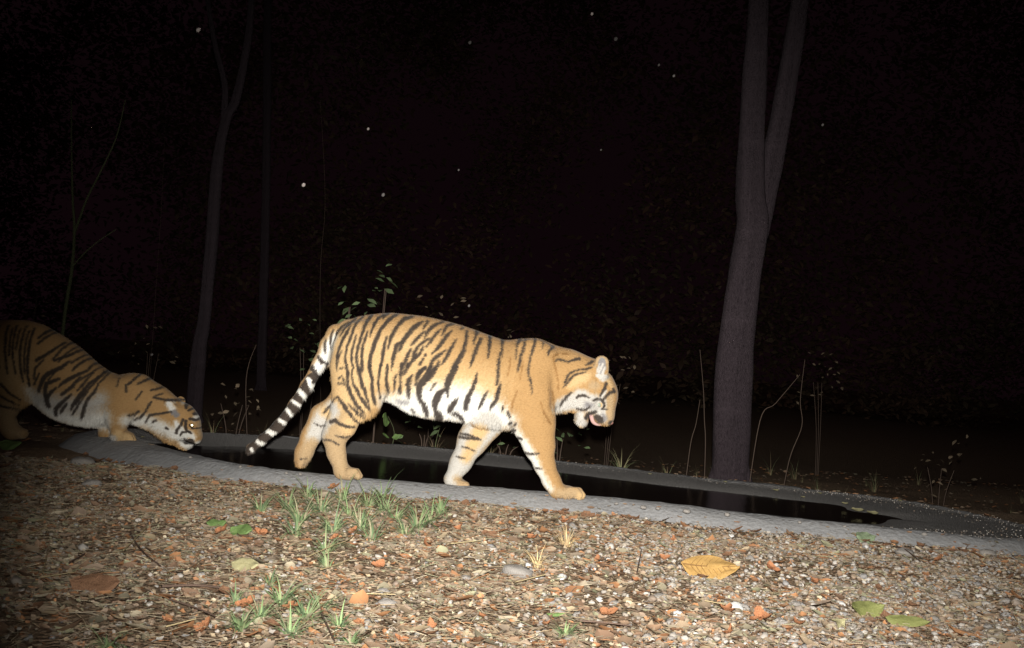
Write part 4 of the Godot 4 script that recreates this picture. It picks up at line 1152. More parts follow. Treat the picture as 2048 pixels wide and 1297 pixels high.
func add_fur(t: Node3D, mesh: ArrayMesh, dye: Image, box: Rect2, count: int, head_x: float, leg_y: float, seen: Callable) -> void:
	# short hairs lying back along the body, each with the colour of the coat at its root
	var a := mesh.surface_get_arrays(0)
	var v: PackedVector3Array = a[Mesh.ARRAY_VERTEX]
	var n: PackedVector3Array = a[Mesh.ARRAY_NORMAL]
	var idx: PackedInt32Array = a[Mesh.ARRAY_INDEX]
	var hair := mesh_of(PackedVector3Array([Vector3(0, -0.02, -0.5), Vector3(0, -0.02, 0.5), Vector3(0.5, 0.1, -0.42), Vector3(0.5, 0.1, 0.42), Vector3(1, 0.16, 0)]), PackedInt32Array([0, 2, 1, 1, 2, 3, 2, 4, 3]))
	var mm := MultiMesh.new()
	mm.transform_format = MultiMesh.TRANSFORM_3D
	mm.use_colors = true
	mm.mesh = hair
	var places := []
	for i in count:
		var k := (rng.randi() % (idx.size() / 3)) * 3
		var u := rng.randf()
		var w := rng.randf()
		if u + w > 1.0:
			u = 1.0 - u
			w = 1.0 - w
		var p := v[idx[k]] * (1.0 - u - w) + v[idx[k + 1]] * u + v[idx[k + 2]] * w
		if not seen.call(p):
			continue
		var up := n[idx[k]].lerp(n[idx[k + 1]], 0.5).normalized()
		var flow := Vector3(-0.9, -0.45, 0)
		var l := 0.014
		if p.x < -0.72 and leg_y > 0.2:
			flow = Vector3(-0.3, -1.0, 0)
		if p.x > head_x:
			flow = Vector3(-0.75, 0.35, 0.0)
			l = 0.0065
		elif p.y < leg_y:
			flow = Vector3(-0.15, -1, 0)
			l = 0.01
		if p.x < box.position.x + 0.4 and p.y < 0.8 and leg_y > 0.2:
			l = 0.012
		if up.y < -0.35 and (p.x > head_x or p.y > leg_y - 0.06):
			flow = Vector3(-0.35, -1.0, 0)   # longer hair hangs under belly, throat and chin
			l = 0.011 if p.x > head_x else 0.02
		flow += Vector3(rng.randfn(), rng.randfn(), rng.randfn()) * 0.22
		if l < 0.0105 or up.y > -0.35:
			flow = flow - up * flow.dot(up)
		if flow.length() < 0.05:
			continue
		flow = flow.normalized()
		l *= rng.randf_range(0.6, 1.25)
		var x := (flow + up * rng.randf_range(0.02, 0.22)).normalized()
		var z := x.cross(up).normalized()
		var c := dye.get_pixel(clampi(int((p.x - box.position.x) / box.size.x * dye.get_width()), 0, dye.get_width() - 1), clampi(int((1.0 - (p.y - box.position.y) / box.size.y) * dye.get_height()), 0, dye.get_height() - 1)).srgb_to_linear()
		var h := rng.randf_range(0.78, 1.12)
		places.append([Transform3D(Basis(x * l, up * l, z * 0.0022), p - up * 0.001), Color(c.r * h, c.g * h, c.b * h)])
	mm.instance_count = places.size()
	for i in places.size():
		mm.set_instance_transform(i, places[i][0])
		mm.set_instance_color(i, places[i][1])
	var o := MultiMeshInstance3D.new()
	o.name = "fur"
	o.multimesh = mm
	o.material_override = M.hair
	o.set_meta("kind", "stuff")
	t.add_child(o)

func make_walker() -> void:
	var t := base("tiger", Vector3(0.1, 0.06, -6.03))
	tag(t, "tiger walking along the concrete rim, striped tail hanging, tongue out", "tiger")
	var box := Rect2(-1.56, -0.05, 2.12, 1.05)
	var dye := coat(WALKER_COAT, box, 61)
	var skin := fur_material("walker_coat", dye)
	var shape := animal_mesh(WALKER_X0, WALKER_TOP, WALKER_BOTTOM, WALKER_WIDE, WALKER_BONES, 0.0065, Vector3(-1.56, -0.05, -0.24), Vector3(0.56, 1.0, 0.24), box)
	piece("body", shape, skin, t)
	add_fur(t, shape, dye, box, 150000, 0.24, 0.4, func(p: Vector3): return not (p.x > 0.38 and absf(p.z) > 0.05 and p.distance_to(Vector3(0.402, 0.512, 0.08 * signf(p.z))) < 0.018))
	var e := piece("eye", ball(Vector3(0.013, 0.013, 0.008), 1, 0.0, 8, 12), M.cornea, t)
	e.position = Vector3(0.402, 0.512, 0.074)
	e.rotation = Vector3(0.0, 0.35, 0.5)
	var e2 := piece("eye", ball(Vector3(0.013, 0.013, 0.008), 1, 0.0, 8, 12), M.cornea, t)
	e2.position = Vector3(0.402, 0.512, -0.074)
	var tg := smooth_path([Vector3(0.368, 0.462, 0.01), Vector3(0.371, 0.436, 0.024), Vector3(0.38, 0.414, 0.028), Vector3(0.4, 0.402, 0.026), Vector3(0.424, 0.4, 0.02)], 5)
	piece("tongue", tube(tg, 0.016, 0.005, 10, 0.0), M.tongue, t)
	var nz := piece("nose", ball(Vector3(0.013, 0.014, 0.02), 2, 0.12, 8, 10), M.nose, t)
	nz.position = Vector3(0.479, 0.418, 0.0)

func make_drinker() -> void:
	var t := base("tiger", Vector3(-2.75, 0.03, -7.2))
	tag(t, "tiger crouching with lowered head to drink, one eye shining", "tiger")
	var box := Rect2(-1.22, -0.06, 2.06, 1.0)
	var dye := coat(DRINKER_COAT, box, 67)
	var skin := fur_material("drinker_coat", dye)
	var shape := animal_mesh(DRINKER_X0, DRINKER_TOP, DRINKER_BOTTOM, DRINKER_WIDE, DRINKER_BONES, 0.0075, Vector3(-1.22, -0.06, -0.24), Vector3(0.84, 0.94, 0.24), box)
	piece("body", shape, skin, t)
	add_fur(t, shape, dye, box, 90000, 0.56, 0.12, func(p: Vector3): return p.x > -0.8 and not (p.x > 0.7 and p.distance_to(Vector3(0.73, 0.18, 0.08 * signf(p.z))) < 0.02))
	# the eye turned to the camera: the bright layer behind its lens throws the flash straight back
	for s in [1, -1]:
		var e := piece("eye", ball(Vector3(0.0125, 0.0125, 0.01), 1, 0.0, 8, 12), M.pupil, t)
		e.position = Vector3(0.73, 0.18, 0.078 * s)
		if s == 1:
			var disc := ball(Vector3(0.0105, 0.0105, 0.002), 1, 0.0, 6, 12)
			var d := piece("tapetum", disc, M.tapetum, e)
			d.position = Vector3(0.003, 0.002, 0.0105)
			var to_lens := Vector3(0.0, 0.83, 0.0) - (t.position + e.position)
			d.basis = Basis.looking_at(-to_lens)
	var nz := piece("nose", ball(Vector3(0.013, 0.014, 0.02), 2, 0.12, 8, 10), M.pupil, t)
	nz.position = Vector3(0.763, 0.09, 0.0)

# ---------------------------------------------------------------- the camera trap that takes the picture
func box(a: Vector3, b: Vector3) -> ArrayMesh:
	var m := BoxMesh.new()
	m.size = (b - a).abs()
	return joined([[m, Transform3D(Basis(), (a + b) * 0.5)]])

func make_camera_trap() -> void:
	# stands behind the lens; its hood keeps rain off the flash and trims the beam at the top and the sides
	var at := Vector3(0.0, 0.93, 0.03)
	var t := base("camera_trap", at)
	tag(t, "black plastic camera trap with a hooded flash, strapped to a wooden post", "camera")
	piece("housing", box(Vector3(-0.07, -0.2, 0.035), Vector3(0.07, 0.05, 0.1)), M.plastic, t)
	piece("hood_top", box(Vector3(-0.0515, 0.031, -0.143), Vector3(0.0435, 0.035, 0.04)), M.plastic, t)
	piece("hood_sill", box(Vector3(-0.0515, -0.046, -0.155), Vector3(0.0435, -0.042, 0.04)), M.plastic, t)
	piece("hood_side", box(Vector3(-0.0555, -0.046, -0.172), Vector3(-0.0516, 0.035, 0.04)), M.plastic, t)
	piece("hood_side", box(Vector3(0.0436, -0.046, -0.1), Vector3(0.0475, 0.035, 0.04)), M.plastic, t)
	piece("post", tube(smooth_path([Vector3(0.01, -1.0, 0.16), Vector3(0, -0.2, 0.16), Vector3(-0.01, 0.5, 0.17)], 5), 0.055, 0.05, 12, 0.15), M.bark, t)

# ---------------------------------------------------------------- trees and undergrowth
func make_tree(called: String, label: String, trunk: Array, r0: float, r1: float, limbs: Array, m: Material, group := "") -> void:
	var foot: Vector3 = trunk[0]
	foot.y = soil_y(foot.x, foot.z) - 0.05
	var t := base(called, foot)
	tag(t, label, "tree", group)
	var path := [foot]
	for i in range(1, trunk.size()):
		path.append(trunk[i])
	var st := tube(smooth_path(path, 6), r0, r1, 18, 0.22, foot)
	piece("trunk", st, m, t)
	for l in limbs:
		piece("limb", tube(smooth_path(l[0], 6), l[1], l[2], 12, 0.22, foot), m, t)
	# spreading foot
	var roots := []
	for k in 5:
		var a := TAU * k / 5.0 + 0.4
		var d := Vector3(cos(a), 0, sin(a))
		roots.append([tube(smooth_path([Vector3(0, 0.35, 0) + d * r0 * 0.5, Vector3(0, 0.1, 0) + d * r0 * 1.05, Vector3(0, -0.05, 0) + d * r0 * 1.9], 3), r0 * 0.42, r0 * 0.14, 7, 0.2), Transform3D()])
	if r0 > 0.08:
		piece("root_flare", joined(roots), m, t)

func leaf_cloud(n: int, size: float, spread: Vector3, hue: Color, vary: float) -> ArrayMesh:
	var v := PackedVector3Array()
	var idx := PackedInt32Array()
	var cols := PackedColorArray()
	for i in n:
		var c := Vector3(clampf(rng.randfn(), -1.6, 1.6) * 0.34, clampf(rng.randfn(), -1.6, 1.6) * 0.34, clampf(rng.randfn(), -1.6, 1.6) * 0.34) * spread
		var l := size * rng.randf_range(0.6, 1.3)
		var b := Basis.from_euler(Vector3(rng.randf_range(-0.9, 0.9), rng.randf() * TAU, rng.randf_range(-0.9, 0.9)))
		var k := v.size()
		for p in [Vector3(-0.5, 0, 0), Vector3(-0.1, 0.05, 0.24), Vector3(0.5, -0.06, 0), Vector3(-0.1, 0.05, -0.24), Vector3(0.2, 0.03, 0.16), Vector3(0.2, 0.03, -0.16)]:
			v.append(c + b * (p * l))
		var h := 1.0 + rng.randf_range(-vary, vary)
		for q in 6:
			cols.append(Color(hue.r * h * rng.randf_range(0.97, 1.03), hue.g * h, hue.b * h))
		idx.append_array([k, k + 1, k + 3, k + 1, k + 4, k + 3, k + 3, k + 4, k + 5, k + 4, k + 2, k + 5])
	return mesh_of(v, idx, cols, PackedVector2Array())

func make_shrubs() -> void:
	var looks := ["low leafy shrub with broad green leaves in the dark behind the waterhole", "dry brownish shrub in the dark forest behind the waterhole"]
	var hues := [Color(0.15, 0.21, 0.1), Color(0.22, 0.17, 0.115)]
	for i in SHRUBS.size():
		var a: Array = SHRUBS[i]
		var y := soil_y(a[0], a[2])
		var top: float = a[1] - y
		var t := base("shrub", Vector3(a[0], y, a[2]))
		tag(t, looks[a[5]], "shrub", ["green shrubs behind the waterhole", "dry shrubs behind the waterhole"][a[5]])
		for k in 3:
			var lean := Vector3(rng.randf_range(-0.3, 0.3) * a[4], 0, rng.randf_range(-0.3, 0.3) * a[4])
			piece("stem", tube(smooth_path([Vector3(lean.x * 0.3, -0.03, lean.z * 0.3), Vector3(0, top * 0.5, 0) + lean * 0.5, Vector3(0, top - 0.04, 0) + lean], 4), 0.007, 0.003, 5, 0.1), M.dark_stem, t)
		var f := piece("foliage", leaf_cloud(int(26 * (a[3] + a[4])), 0.085 if a[5] == 0 else 0.06, Vector3(a[4], a[3], a[4]), hues[a[5]], 0.35), M.foliage, t)
		f.position = Vector3(0, top, 0)
	# the plant with one round leaf seen under the walking tiger's belly
	var foot := Vector3(ROUND_LEAF.x + 0.06, soil_y(ROUND_LEAF.x + 0.06, ROUND_LEAF.z), ROUND_LEAF.z)
	var pl := base("broadleaf_seedling", foot)
	tag(pl, "green seedling with one broad round leaf behind the walking tiger", "plant")
	var tip := ROUND_LEAF - foot
	piece("stem", tube(smooth_path([Vector3(0, -0.03, 0), Vector3(0.02, tip.y * 0.6, 0), tip + Vector3(0.02, 0.03, -0.005)], 4), 0.004, 0.002, 6), M.green_bark, pl)
	var lf := piece("leaf", leaf(0.13, 0.115, 0.5, 0.1, 5, 9, 6, 0.05), M.green_leaf, pl)
	lf.position = tip
	lf.rotation = Vector3(1.25, 0.1, -1.2)
	for k in 2:
		var l2 := piece("leaf", leaf(0.09, 0.05, 0.7, 0.2, 9 + k, 8, 4), M.green_leaf, pl)
		l2.position = Vector3(0.05 - 0.1 * k, tip.y * 0.45, 0.01)
		l2.rotation = Vector3(0.8, 0.3 + 2.4 * k, 0.4)

func make_forest() -> void:
	make_tree("forked_tree", "tall pale-barked tree that forks into two stems, behind the waterhole", BIG_TRUNK.slice(0, 7) + BIG_STEM_ONE.slice(1), 0.21, 0.105, [[BIG_STEM_TWO, 0.135, 0.088]], M.bark)
	make_tree("slender_tree", "slender brown tree with a forked top, behind the drinking tiger", LEFT_TRUNK.slice(0, 5) + LEFT_LIMB_ONE.slice(1), 0.12, 0.04, [[LEFT_LIMB_TWO, 0.053, 0.033]], M.bark)
	make_tree("straight_tree", "thin straight tree trunk barely visible in the dark forest", FAINT_TRUNK, 0.11, 0.085, [], M.bark)
	make_tree("sapling", "thin greenish sapling with a side stem, rising behind the drinking tiger's back", SAPLING_STEM, 0.024, 0.008, [[SAPLING_FORK, 0.015, 0.006], [SAPLING_TWIG, 0.009, 0.004]], M.green_bark)
	for s in THIN_STEMS:
		make_tree("thin_stem", "bare thin upright stem in the dark undergrowth", s, 0.004, 0.0016, [], M.dark_stem, "bare stems in the undergrowth")
	make_shrubs()
	# the wood closing off the clearing, seen as one dim mass of leaves
	var clump := leaf_cloud(190, 0.24, Vector3(2.8, 2.8, 2.0), Color(0.115, 0.085, 0.062), 0.4)
	var spots := []
	for i in 620:
		var z := -rng.randf_range(34.0, 44.0)
		var x := rng.randf_range(-0.62, 0.68) * -z
		var b := Basis.from_euler(Vector3(rng.randf() * 0.6, rng.randf() * TAU, 0)).scaled(Vector3.ONE * rng.randf_range(0.7, 1.3))
		var tone := rng.randf()
		spots.append([Transform3D(b, Vector3(x, soil_y(x, z) + pow(rng.randf(), 1.2) * 17.0, z)), Color(0.9, 0.95, 0.8).lerp(Color(1.25, 0.95, 0.9), tone)])
	scatter("far_wood", "dense dry foliage of the wood far behind the waterhole", "wood", clump, M.foliage, spots)

# ---------------------------------------------------------------- ground cover and small things
func scatter(called: String, label: String, category: String, mesh: Mesh, m: Material, spots: Array) -> void:
	# spots: [Transform3D, Color]
	var mm := MultiMesh.new()
	mm.transform_format = MultiMesh.TRANSFORM_3D
	mm.use_colors = true
	mm.mesh = mesh
	mm.instance_count = spots.size()
	for i in spots.size():
		mm.set_instance_transform(i, spots[i][0])
		mm.set_instance_color(i, spots[i][1])
	var o := MultiMeshInstance3D.new()
	o.name = numbered(called)
	o.multimesh = mm
	o.material_override = m
	add_child(o)
	tag(o, label, category, "", "stuff")

func shade_of(list: Array) -> Color:
	var c: Color = list[rng.randi() % list.size()]
	var h := rng.randf_range(1.0, 1.48)
	return Color(c.r * h, c.g * h, c.b * h)

func spot_in(z_near: float, z_far: float, wide: float) -> Vector2:
	# even over the ground that the picture can show
	for k in 40:
		var z := -sqrt(lerpf(z_near * z_near, z_far * z_far, rng.randf()))
		var x := 0.06 * -z + rng.randf_range(-1.0, 1.0) * -z * wide
		# litter gathers in drifts and leaves dusty soil bare between them
		if wobble.get_noise_2d(x * 62.0 + 900.0, z * 62.0) > 0.06 and rng.randf() < 0.62:
			continue
		if rim_at(x, z) > 0.2 + 0.06 * rng.randfn():
			return Vector2(x, z)
	return Vector2(-3.0, -4.0)

func make_litter() -> void:
	var brown := [Color(0.22, 0.14, 0.088), Color(0.26, 0.175, 0.115), Color(0.19, 0.12, 0.078), Color(0.26, 0.195, 0.13), Color(0.25, 0.19, 0.13), Color(0.21, 0.165, 0.12), Color(0.3, 0.15, 0.075), Color(0.34, 0.17, 0.08), Color(0.27, 0.2, 0.145), Color(0.2, 0.175, 0.12)]
	var pale := [Color(0.36, 0.28, 0.18), Color(0.32, 0.25, 0.16), Color(0.4, 0.34, 0.24), Color(0.3, 0.25, 0.18), Color(0.28, 0.27, 0.17)]
	var greys := [Color(0.23, 0.19, 0.155), Color(0.27, 0.235, 0.195), Color(0.2, 0.155, 0.12), Color(0.31, 0.28, 0.245), Color(0.36, 0.335, 0.3), Color(0.23, 0.22, 0.21), Color(0.24, 0.18, 0.13)]
	for kind in 4:
		var spots := []
		for i in 5200:
			var p := spot_in(2.3, 6.6, 0.6)
			if p.x > 0.5 and rng.randf() < 0.45 * smoothstep(0.5, 2.0, p.x):
				continue
			var s := rng.randf_range(0.5, 1.25)
			var b := Basis.from_euler(Vector3(rng.randfn() * 0.22, rng.randf() * TAU, rng.randfn() * 0.2)).scaled(Vector3.ONE * s * (1.5 if rng.randf() < 0.12 else 1.0))
			spots.append([Transform3D(b, Vector3(p.x, soil_y(p.x, p.y) + rng.randf_range(-0.002, 0.01), p.y)), shade_of(brown if rng.randf() < 0.78 else pale)])
		scatter("leaf_litter", "brown and tan scraps of dry leaf covering the ground", "leaf litter", leaf([0.062, 0.048, 0.038, 0.03][kind], [0.03, 0.03, 0.02, 0.022][kind], [1.2, 0.6, 1.8, 0.3][kind], [0.3, 0.1, 0.5, 0.0][kind], kind + 71, 4, 2, 0.3), M.litter, spots)
	var crumbs := []
	for i in 52000:
		var p := spot_in(2.3, 6.4, 0.6)
		var b := Basis.from_euler(Vector3(rng.randfn() * 0.5, rng.randf() * TAU, rng.randfn() * 0.5)).scaled(Vector3(rng.randf_range(0.5, 1.6), 1.0, rng.randf_range(0.5, 1.2)))
		crumbs.append([Transform3D(b, Vector3(p.x, soil_y(p.x, p.y) + rng.randf_range(0.0, 0.012), p.y)), shade_of(brown if rng.randf() < 0.6 else (pale if rng.randf() < 0.6 else greys))])
	scatter("leaf_crumbs", "tiny crumbs of dead leaf and grit over the ground", "leaf litter", leaf(0.017, 0.011, 0.9, 0.3, 79, 3, 2, 0.4), M.litter, crumbs)
	# scraps blown onto the near rim
	var blown := []
	for i in 260:
		var k := rng.randi() % crest.size()
		var p := crest[k]
		if p.y < -7.0 or p.x < -2.4:
			continue
		var d := absf(rng.randfn()) * 0.09
		var q := p + Vector2(rng.randf_range(-0.05, 0.05), 0.2 - d)
		var y := maxf(soil_y(q.x, q.y), lerpf(0.072 - 0.008 * p.x, 0.0, clampf((q.y - p.y) / 0.21, 0.0, 1.0))) + 0.01
		blown.append([Transform3D(Basis.from_euler(Vector3(0.4, rng.randf() * TAU, 0)).scaled(Vector3.ONE * rng.randf_range(0.4, 1.1)), Vector3(q.x, y, q.y)), shade_of(brown)])
	scatter("rim_leaf_scraps", "dead leaf scraps blown onto the outer slope of the concrete rim", "leaf litter", leaf(0.04, 0.024, 1.1, 0.3, 77, 4, 2, 0.3), M.litter, blown)
	for kind in 2:
		var spots := []
		for i in 8000:
			var p := spot_in(2.3, 6.4, 0.6)
			if p.x > 0.3 and rng.randf() < 0.5:
				continue
			var b := Basis.from_euler(Vector3(rng.randfn() * 0.15, rng.randf() * TAU, rng.randfn() * 0.18)).scaled(Vector3.ONE * rng.randf_range(0.4, 1.3))
			spots.append([Transform3D(b, Vector3(p.x, soil_y(p.x, p.y) + rng.randf_range(0.006, 0.02), p.y)), shade_of(pale if rng.randf() < 0.75 else brown)])
		scatter("dry_straw", "thin bits of dry straw scattered over the leaf litter", "straw", tube(smooth_path([Vector3(-0.03, 0, 0), Vector3(0, 0.002, 0.003 + 0.004 * kind), Vector3(0.03, 0, 0)], 2), 0.0011, 0.0008, 4), M.litter, spots)
	for kind in 3:
		var spots := []
		for i in 9000:
			var p := spot_in(2.3, 6.5, 0.6)
			if rng.randf() > 0.12 + 0.75 * smoothstep(-0.2, 1.4, p.x + 0.5 * wobble.get_noise_2d(p.x * 60.0, p.y * 60.0)):
				continue
			var s := rng.randf_range(0.4, 1.1) * (1.7 if rng.randf() < 0.05 else 1.0)
			var b := Basis.from_euler(Vector3(rng.randfn() * 0.3, rng.randf() * TAU, rng.randfn() * 0.3)).scaled(Vector3.ONE * s)
			spots.append([Transform3D(b, Vector3(p.x, soil_y(p.x, p.y) + 0.004 + rng.randf() * 0.006, p.y)), shade_of(greys)])
		scatter("gravel", "small grey and brown pebbles mixed into the leaf litter", "gravel", ball(Vector3(0.013, 0.007, 0.0095), 80 + kind, 0.3, 5, 7), M.pebbles, spots)
	# the forest floor beyond the water, sparse and dark
	var back := []
	for i in 3600:
		var z := -rng.randf_range(7.4, 15.0)
		var x := rng.randf_range(-0.62, 0.68) * -z
		if rim_at(x, z) < 0.28:
			continue
		var b := Basis.from_euler(Vector3(rng.randfn() * 0.2, rng.randf() * TAU, rng.randfn() * 0.2)).scaled(Vector3.ONE * rng.randf_range(0.5, 1.2))
		back.append([Transform3D(b, Vector3(x, soil_y(x, z) + 0.012, z)), shade_of(brown)])
	scatter("forest_floor_leaves", "dark brown fallen leaves on the forest floor beyond the water", "leaf litter", leaf(0.055, 0.035, 1.0, 0.3, 97, 4, 2, 0.3), M.litter, back)
	# grit on the far shore of the basin
	var grit := []
	for i in 3000:
		var k := rng.randi() % crest.size()
		var p := crest[k].lerp(crest[(k + 1) % crest.size()], rng.randf())
		var q := p.lerp(Vector2(0.15, -6.95), rng.randf_range(-0.02, 0.42) * rng.randf())
		var wet := lerpf(0.1, 0.4, smoothstep(1.5, 2.7, p.x))
		if p.distance_to(q) > wet + 0.12 or (q.y > -6.6 and q.x < 1.6):
			continue
		var s := rng.randf_range(0.12, 0.42)
		var d := p.distance_to(q)
		var y := lerpf(0.07, 0.035, clampf(d / (0.2 + wet), 0.0, 1.0)) - 0.008 * p.x * (1.0 - clampf(d / 0.3, 0.0, 1.0))
		grit.append([Transform3D(Basis.from_euler(Vector3(rng.randfn(), rng.randf() * TAU, 0)).scaled(Vector3.ONE * s), Vector3(q.x, y, q.y)), shade_of(greys)])
	scatter("rim_grit", "fine grit and dead leaf crumbs on the far side of the waterhole", "gravel", ball(Vector3(0.012, 0.007, 0.01), 88, 0.3, 4, 6), M.pebbles, grit)
	# dry grass behind the pool
	var tuft := tuft_mesh(12, 0.24, 0.004, [Color(0.14, 0.16, 0.08), Color(0.24, 0.19, 0.11), Color(0.2, 0.15, 0.09)], 0.9)
	var spots := []
	for i in 110:
		var z := -rng.randf_range(8.2, 13.5)
		var x := rng.randf_range(-0.55, 0.65) * -z
		if rim_at(x, z) < 0.4:
			continue
		spots.append([Transform3D(Basis.from_euler(Vector3(0, rng.randf() * TAU, 0)).scaled(Vector3.ONE * rng.randf_range(0.5, 1.5)), Vector3(x, soil_y(x, z), z)), Color(1, 1, 1) * rng.randf_range(0.85, 1.1)])
	scatter("undergrowth_grass", "thin dry grass growing between the trees behind the waterhole", "grass", tuft, M.grass, spots)

func tuft_mesh(n: int, height: float, width: float, hues: Array, spread: float) -> ArrayMesh:
	var v := PackedVector3Array()
	var idx := PackedInt32Array()
	var cols := PackedColorArray()
	for i in n:
		var a := rng.randf() * TAU
		var out := Vector3(cos(a), 0, sin(a))
		var side := Vector3(-sin(a), 0, cos(a))
		var h := height * rng.randf_range(0.45, 1.1)
		var bend := rng.randf_range(0.6, 2.2)
		var lean := rng.randf_range(0.1, 0.7) * spread
		var from := out * rng.randf() * height * 0.12
		var k := v.size()
		var c := shade_of(hues)
		var ang := lean
		var p := from
		for s in 5:
			var w := width * 0.5 * (1.0 - s / 4.0 * 0.92)
			v.append(p - side * w)
			v.append(p + out * -w * 0.6)
			v.append(p + side * w)
			for q in 3:
				cols.append(c)
			p += (out * sin(ang) + Vector3.UP * cos(ang)) * h / 4.0
			ang += bend / 4.0
		for s in 4:
			var b := k + s * 3
			idx.append_array([b, b + 3, b + 1, b + 1, b + 3, b + 4, b + 1, b + 4, b + 2, b + 2, b + 4, b + 5])
	return mesh_of(v, idx, cols)

func husk_mesh(s: int) -> ArrayMesh:
	var parts := []
	for k in 3:
		var b := Basis.from_euler(Vector3(0.5 * sin(k * 2.1 + s), TAU * k / 3.0 + s * 0.7, 0.35))
		parts.append([leaf(1.0, 0.62, 1.5 + 0.25 * k, 0.55, s * 5 + k, 7, 4, 0.3), Transform3D(b, b * Vector3(0.3, 0.08, 0))])
	return joined(parts)

func lay(o: Node3D, x: float, z: float, lift := 0.0) -> void:
	o.position = Vector3(x, soil_y(x, z) + lift, z)

func make_small_things() -> void:
	var husks := []
	for s in 4:
		husks.append(husk_mesh(s + 1))
	for i in HUSKS.size():
		var a: Array = HUSKS[i]
		var o := piece("orange_husk", husks[i % 4], M.husk)
		lay(o, a[0], a[1], a[2] * 0.28)
		o.rotation = Vector3(rng.randf_range(-0.7, 0.7), rng.randf() * TAU, rng.randf_range(-0.7, 0.7))
		o.scale = Vector3.ONE * a[2] * 0.85
		tag(o, "curled orange husk lying on the leaf litter", "husk", "orange husks in the leaf litter")
	var rocks := []
	for s in 5:
		rocks.append(ball(Vector3(0.5, 0.27, 0.38), s + 20, 0.2, 9, 13))
	for i in STONES.size():
		var a: Array = STONES[i]
		var o := piece("stone", rocks[i % 5], M.stone)
		lay(o, a[0], a[1], a[2] * 0.12)
		o.rotation = Vector3(rng.randf_range(-0.2, 0.2), rng.randf_range(-0.5, 0.5), rng.randf_range(-0.2, 0.2))
		o.scale = Vector3(a[2], a[2] * 0.85, a[2])
		tag(o, "grey-brown stone half sunk in the leaf litter", "stone", "grey-brown stones in the litter")
	tag(get_node("stone_003"), "largest rounded brown stone beside a tuft of dry straw", "stone", "")
	get_node("stone_003").remove_meta("group")
	for i in WHITE_STONES.size():
		var a: Array = WHITE_STONES[i]
		var o := piece("white_stone", rocks[(i + 2) % 5], M.pale_stone)
		lay(o, a[0], a[1], a[2] * 0.15)
		o.rotation = Vector3(rng.randf_range(-0.3, 0.3), rng.randf() * TAU, rng.randf_range(-0.3, 0.3))
		o.scale = Vector3.ONE * a[2] * 0.9
		tag(o, "bright white stone chip in the leaf litter", "stone", "white stone chips in the litter")
	for i in RIM_PEBBLES.size():
		var a: Array = RIM_PEBBLES[i]
		var o := piece("rim_pebble", rocks[i % 5], M.stone)
		o.position = Vector3(a[0], 0.07 - 0.008 * a[0], a[1])
		o.rotation.y = rng.randf() * TAU
		o.scale = Vector3.ONE * a[2] * 1.1
		tag(o, "small grey pebble sitting on the crest of the near concrete rim", "pebble", "pebbles on the near rim")
	var chip := leaf(1.0, 0.6, 0.8, 0.2, 44, 5, 3, 0.3)
	for i in FAR_RIM_CHIPS.size():
		var a: Array = FAR_RIM_CHIPS[i]
		var o := piece("pale_leaf_scrap", chip, M.pale_leaf)
		o.position = Vector3(a[0], 0.055, a[1])
		o.rotation = Vector3(0.25, rng.randf_range(-0.6, 0.6), 0)
		o.scale = Vector3.ONE * a[2]
		tag(o, "pale dead leaf scrap on the far concrete edge of the waterhole", "leaf", "leaf scraps on the far rim")
	for i in TWIGS.size():
		var pts := []
		for p in TWIGS[i]:
			pts.append(Vector3(p[0], soil_y(p[0], p[1]) + 0.018 + rng.randf() * 0.012, p[1]))
		var o := piece("twig", tube(smooth_path(pts, 5), 0.0052 if i == 0 else 0.0034, 0.002, 7, 0.3, pts[0]), M.twig)
		o.position = pts[0]
		tag(o, ["long dark curved twig among green blades", "thin bent twig crossing a straw stalk"][i] if i < 2 else "short brown twig lying in the leaf litter", "twig", "" if i < 2 else "short twigs in the litter")
	for i in STRAWS.size():
		var pts := []
		for p in STRAWS[i]:
			pts.append(Vector3(p[0], soil_y(p[0], p[1]) + 0.022 + rng.randf() * 0.015, p[1]))
		var o := piece("straw_stalk", tube(smooth_path(pts, 4), 0.0024, 0.0014, 6, 0.1, pts[0]), M.straw)
		o.position = pts[0]
		tag(o, "pale dry straw stalk lying across the leaf litter", "straw", "straw stalks in the litter")
	var green := [Color(0.15, 0.21, 0.1), Color(0.19, 0.26, 0.12), Color(0.12, 0.17, 0.09), Color(0.22, 0.26, 0.13), Color(0.28, 0.26, 0.16)]
	var dry := [Color(0.55, 0.42, 0.22), Color(0.48, 0.36, 0.2)]
	for i in TUFTS.size():
		var a: Array = TUFTS[i]
		var is_dry := i == 12 or i == 13
		var o := piece("dry_grass_tuft" if is_dry else "grass_tuft", tuft_mesh(int(rng.randf_range(26, 40)), a[2] * 1.5, 0.0085 if not is_dry else 0.005, dry if is_dry else green, 1.5), M.grass)
		lay(o, a[0], a[1])
		if is_dry:
			tag(o, "small tuft of pale dry straw grass in the litter", "grass", "dry grass tufts in the litter")
		else:
			tag(o, "small tuft of green grass growing through the leaf litter", "grass", "green grass tufts in the litter")
	var bt := piece("back_grass_tuft", tuft_mesh(26, 0.26, 0.006, [Color(0.15, 0.21, 0.1), Color(0.22, 0.2, 0.11)], 0.9), M.grass)
	lay(bt, BACK_TUFT.x, BACK_TUFT.z)
	tag(bt, "dim grass clump just beyond the far edge, below the walking tiger's face", "grass")
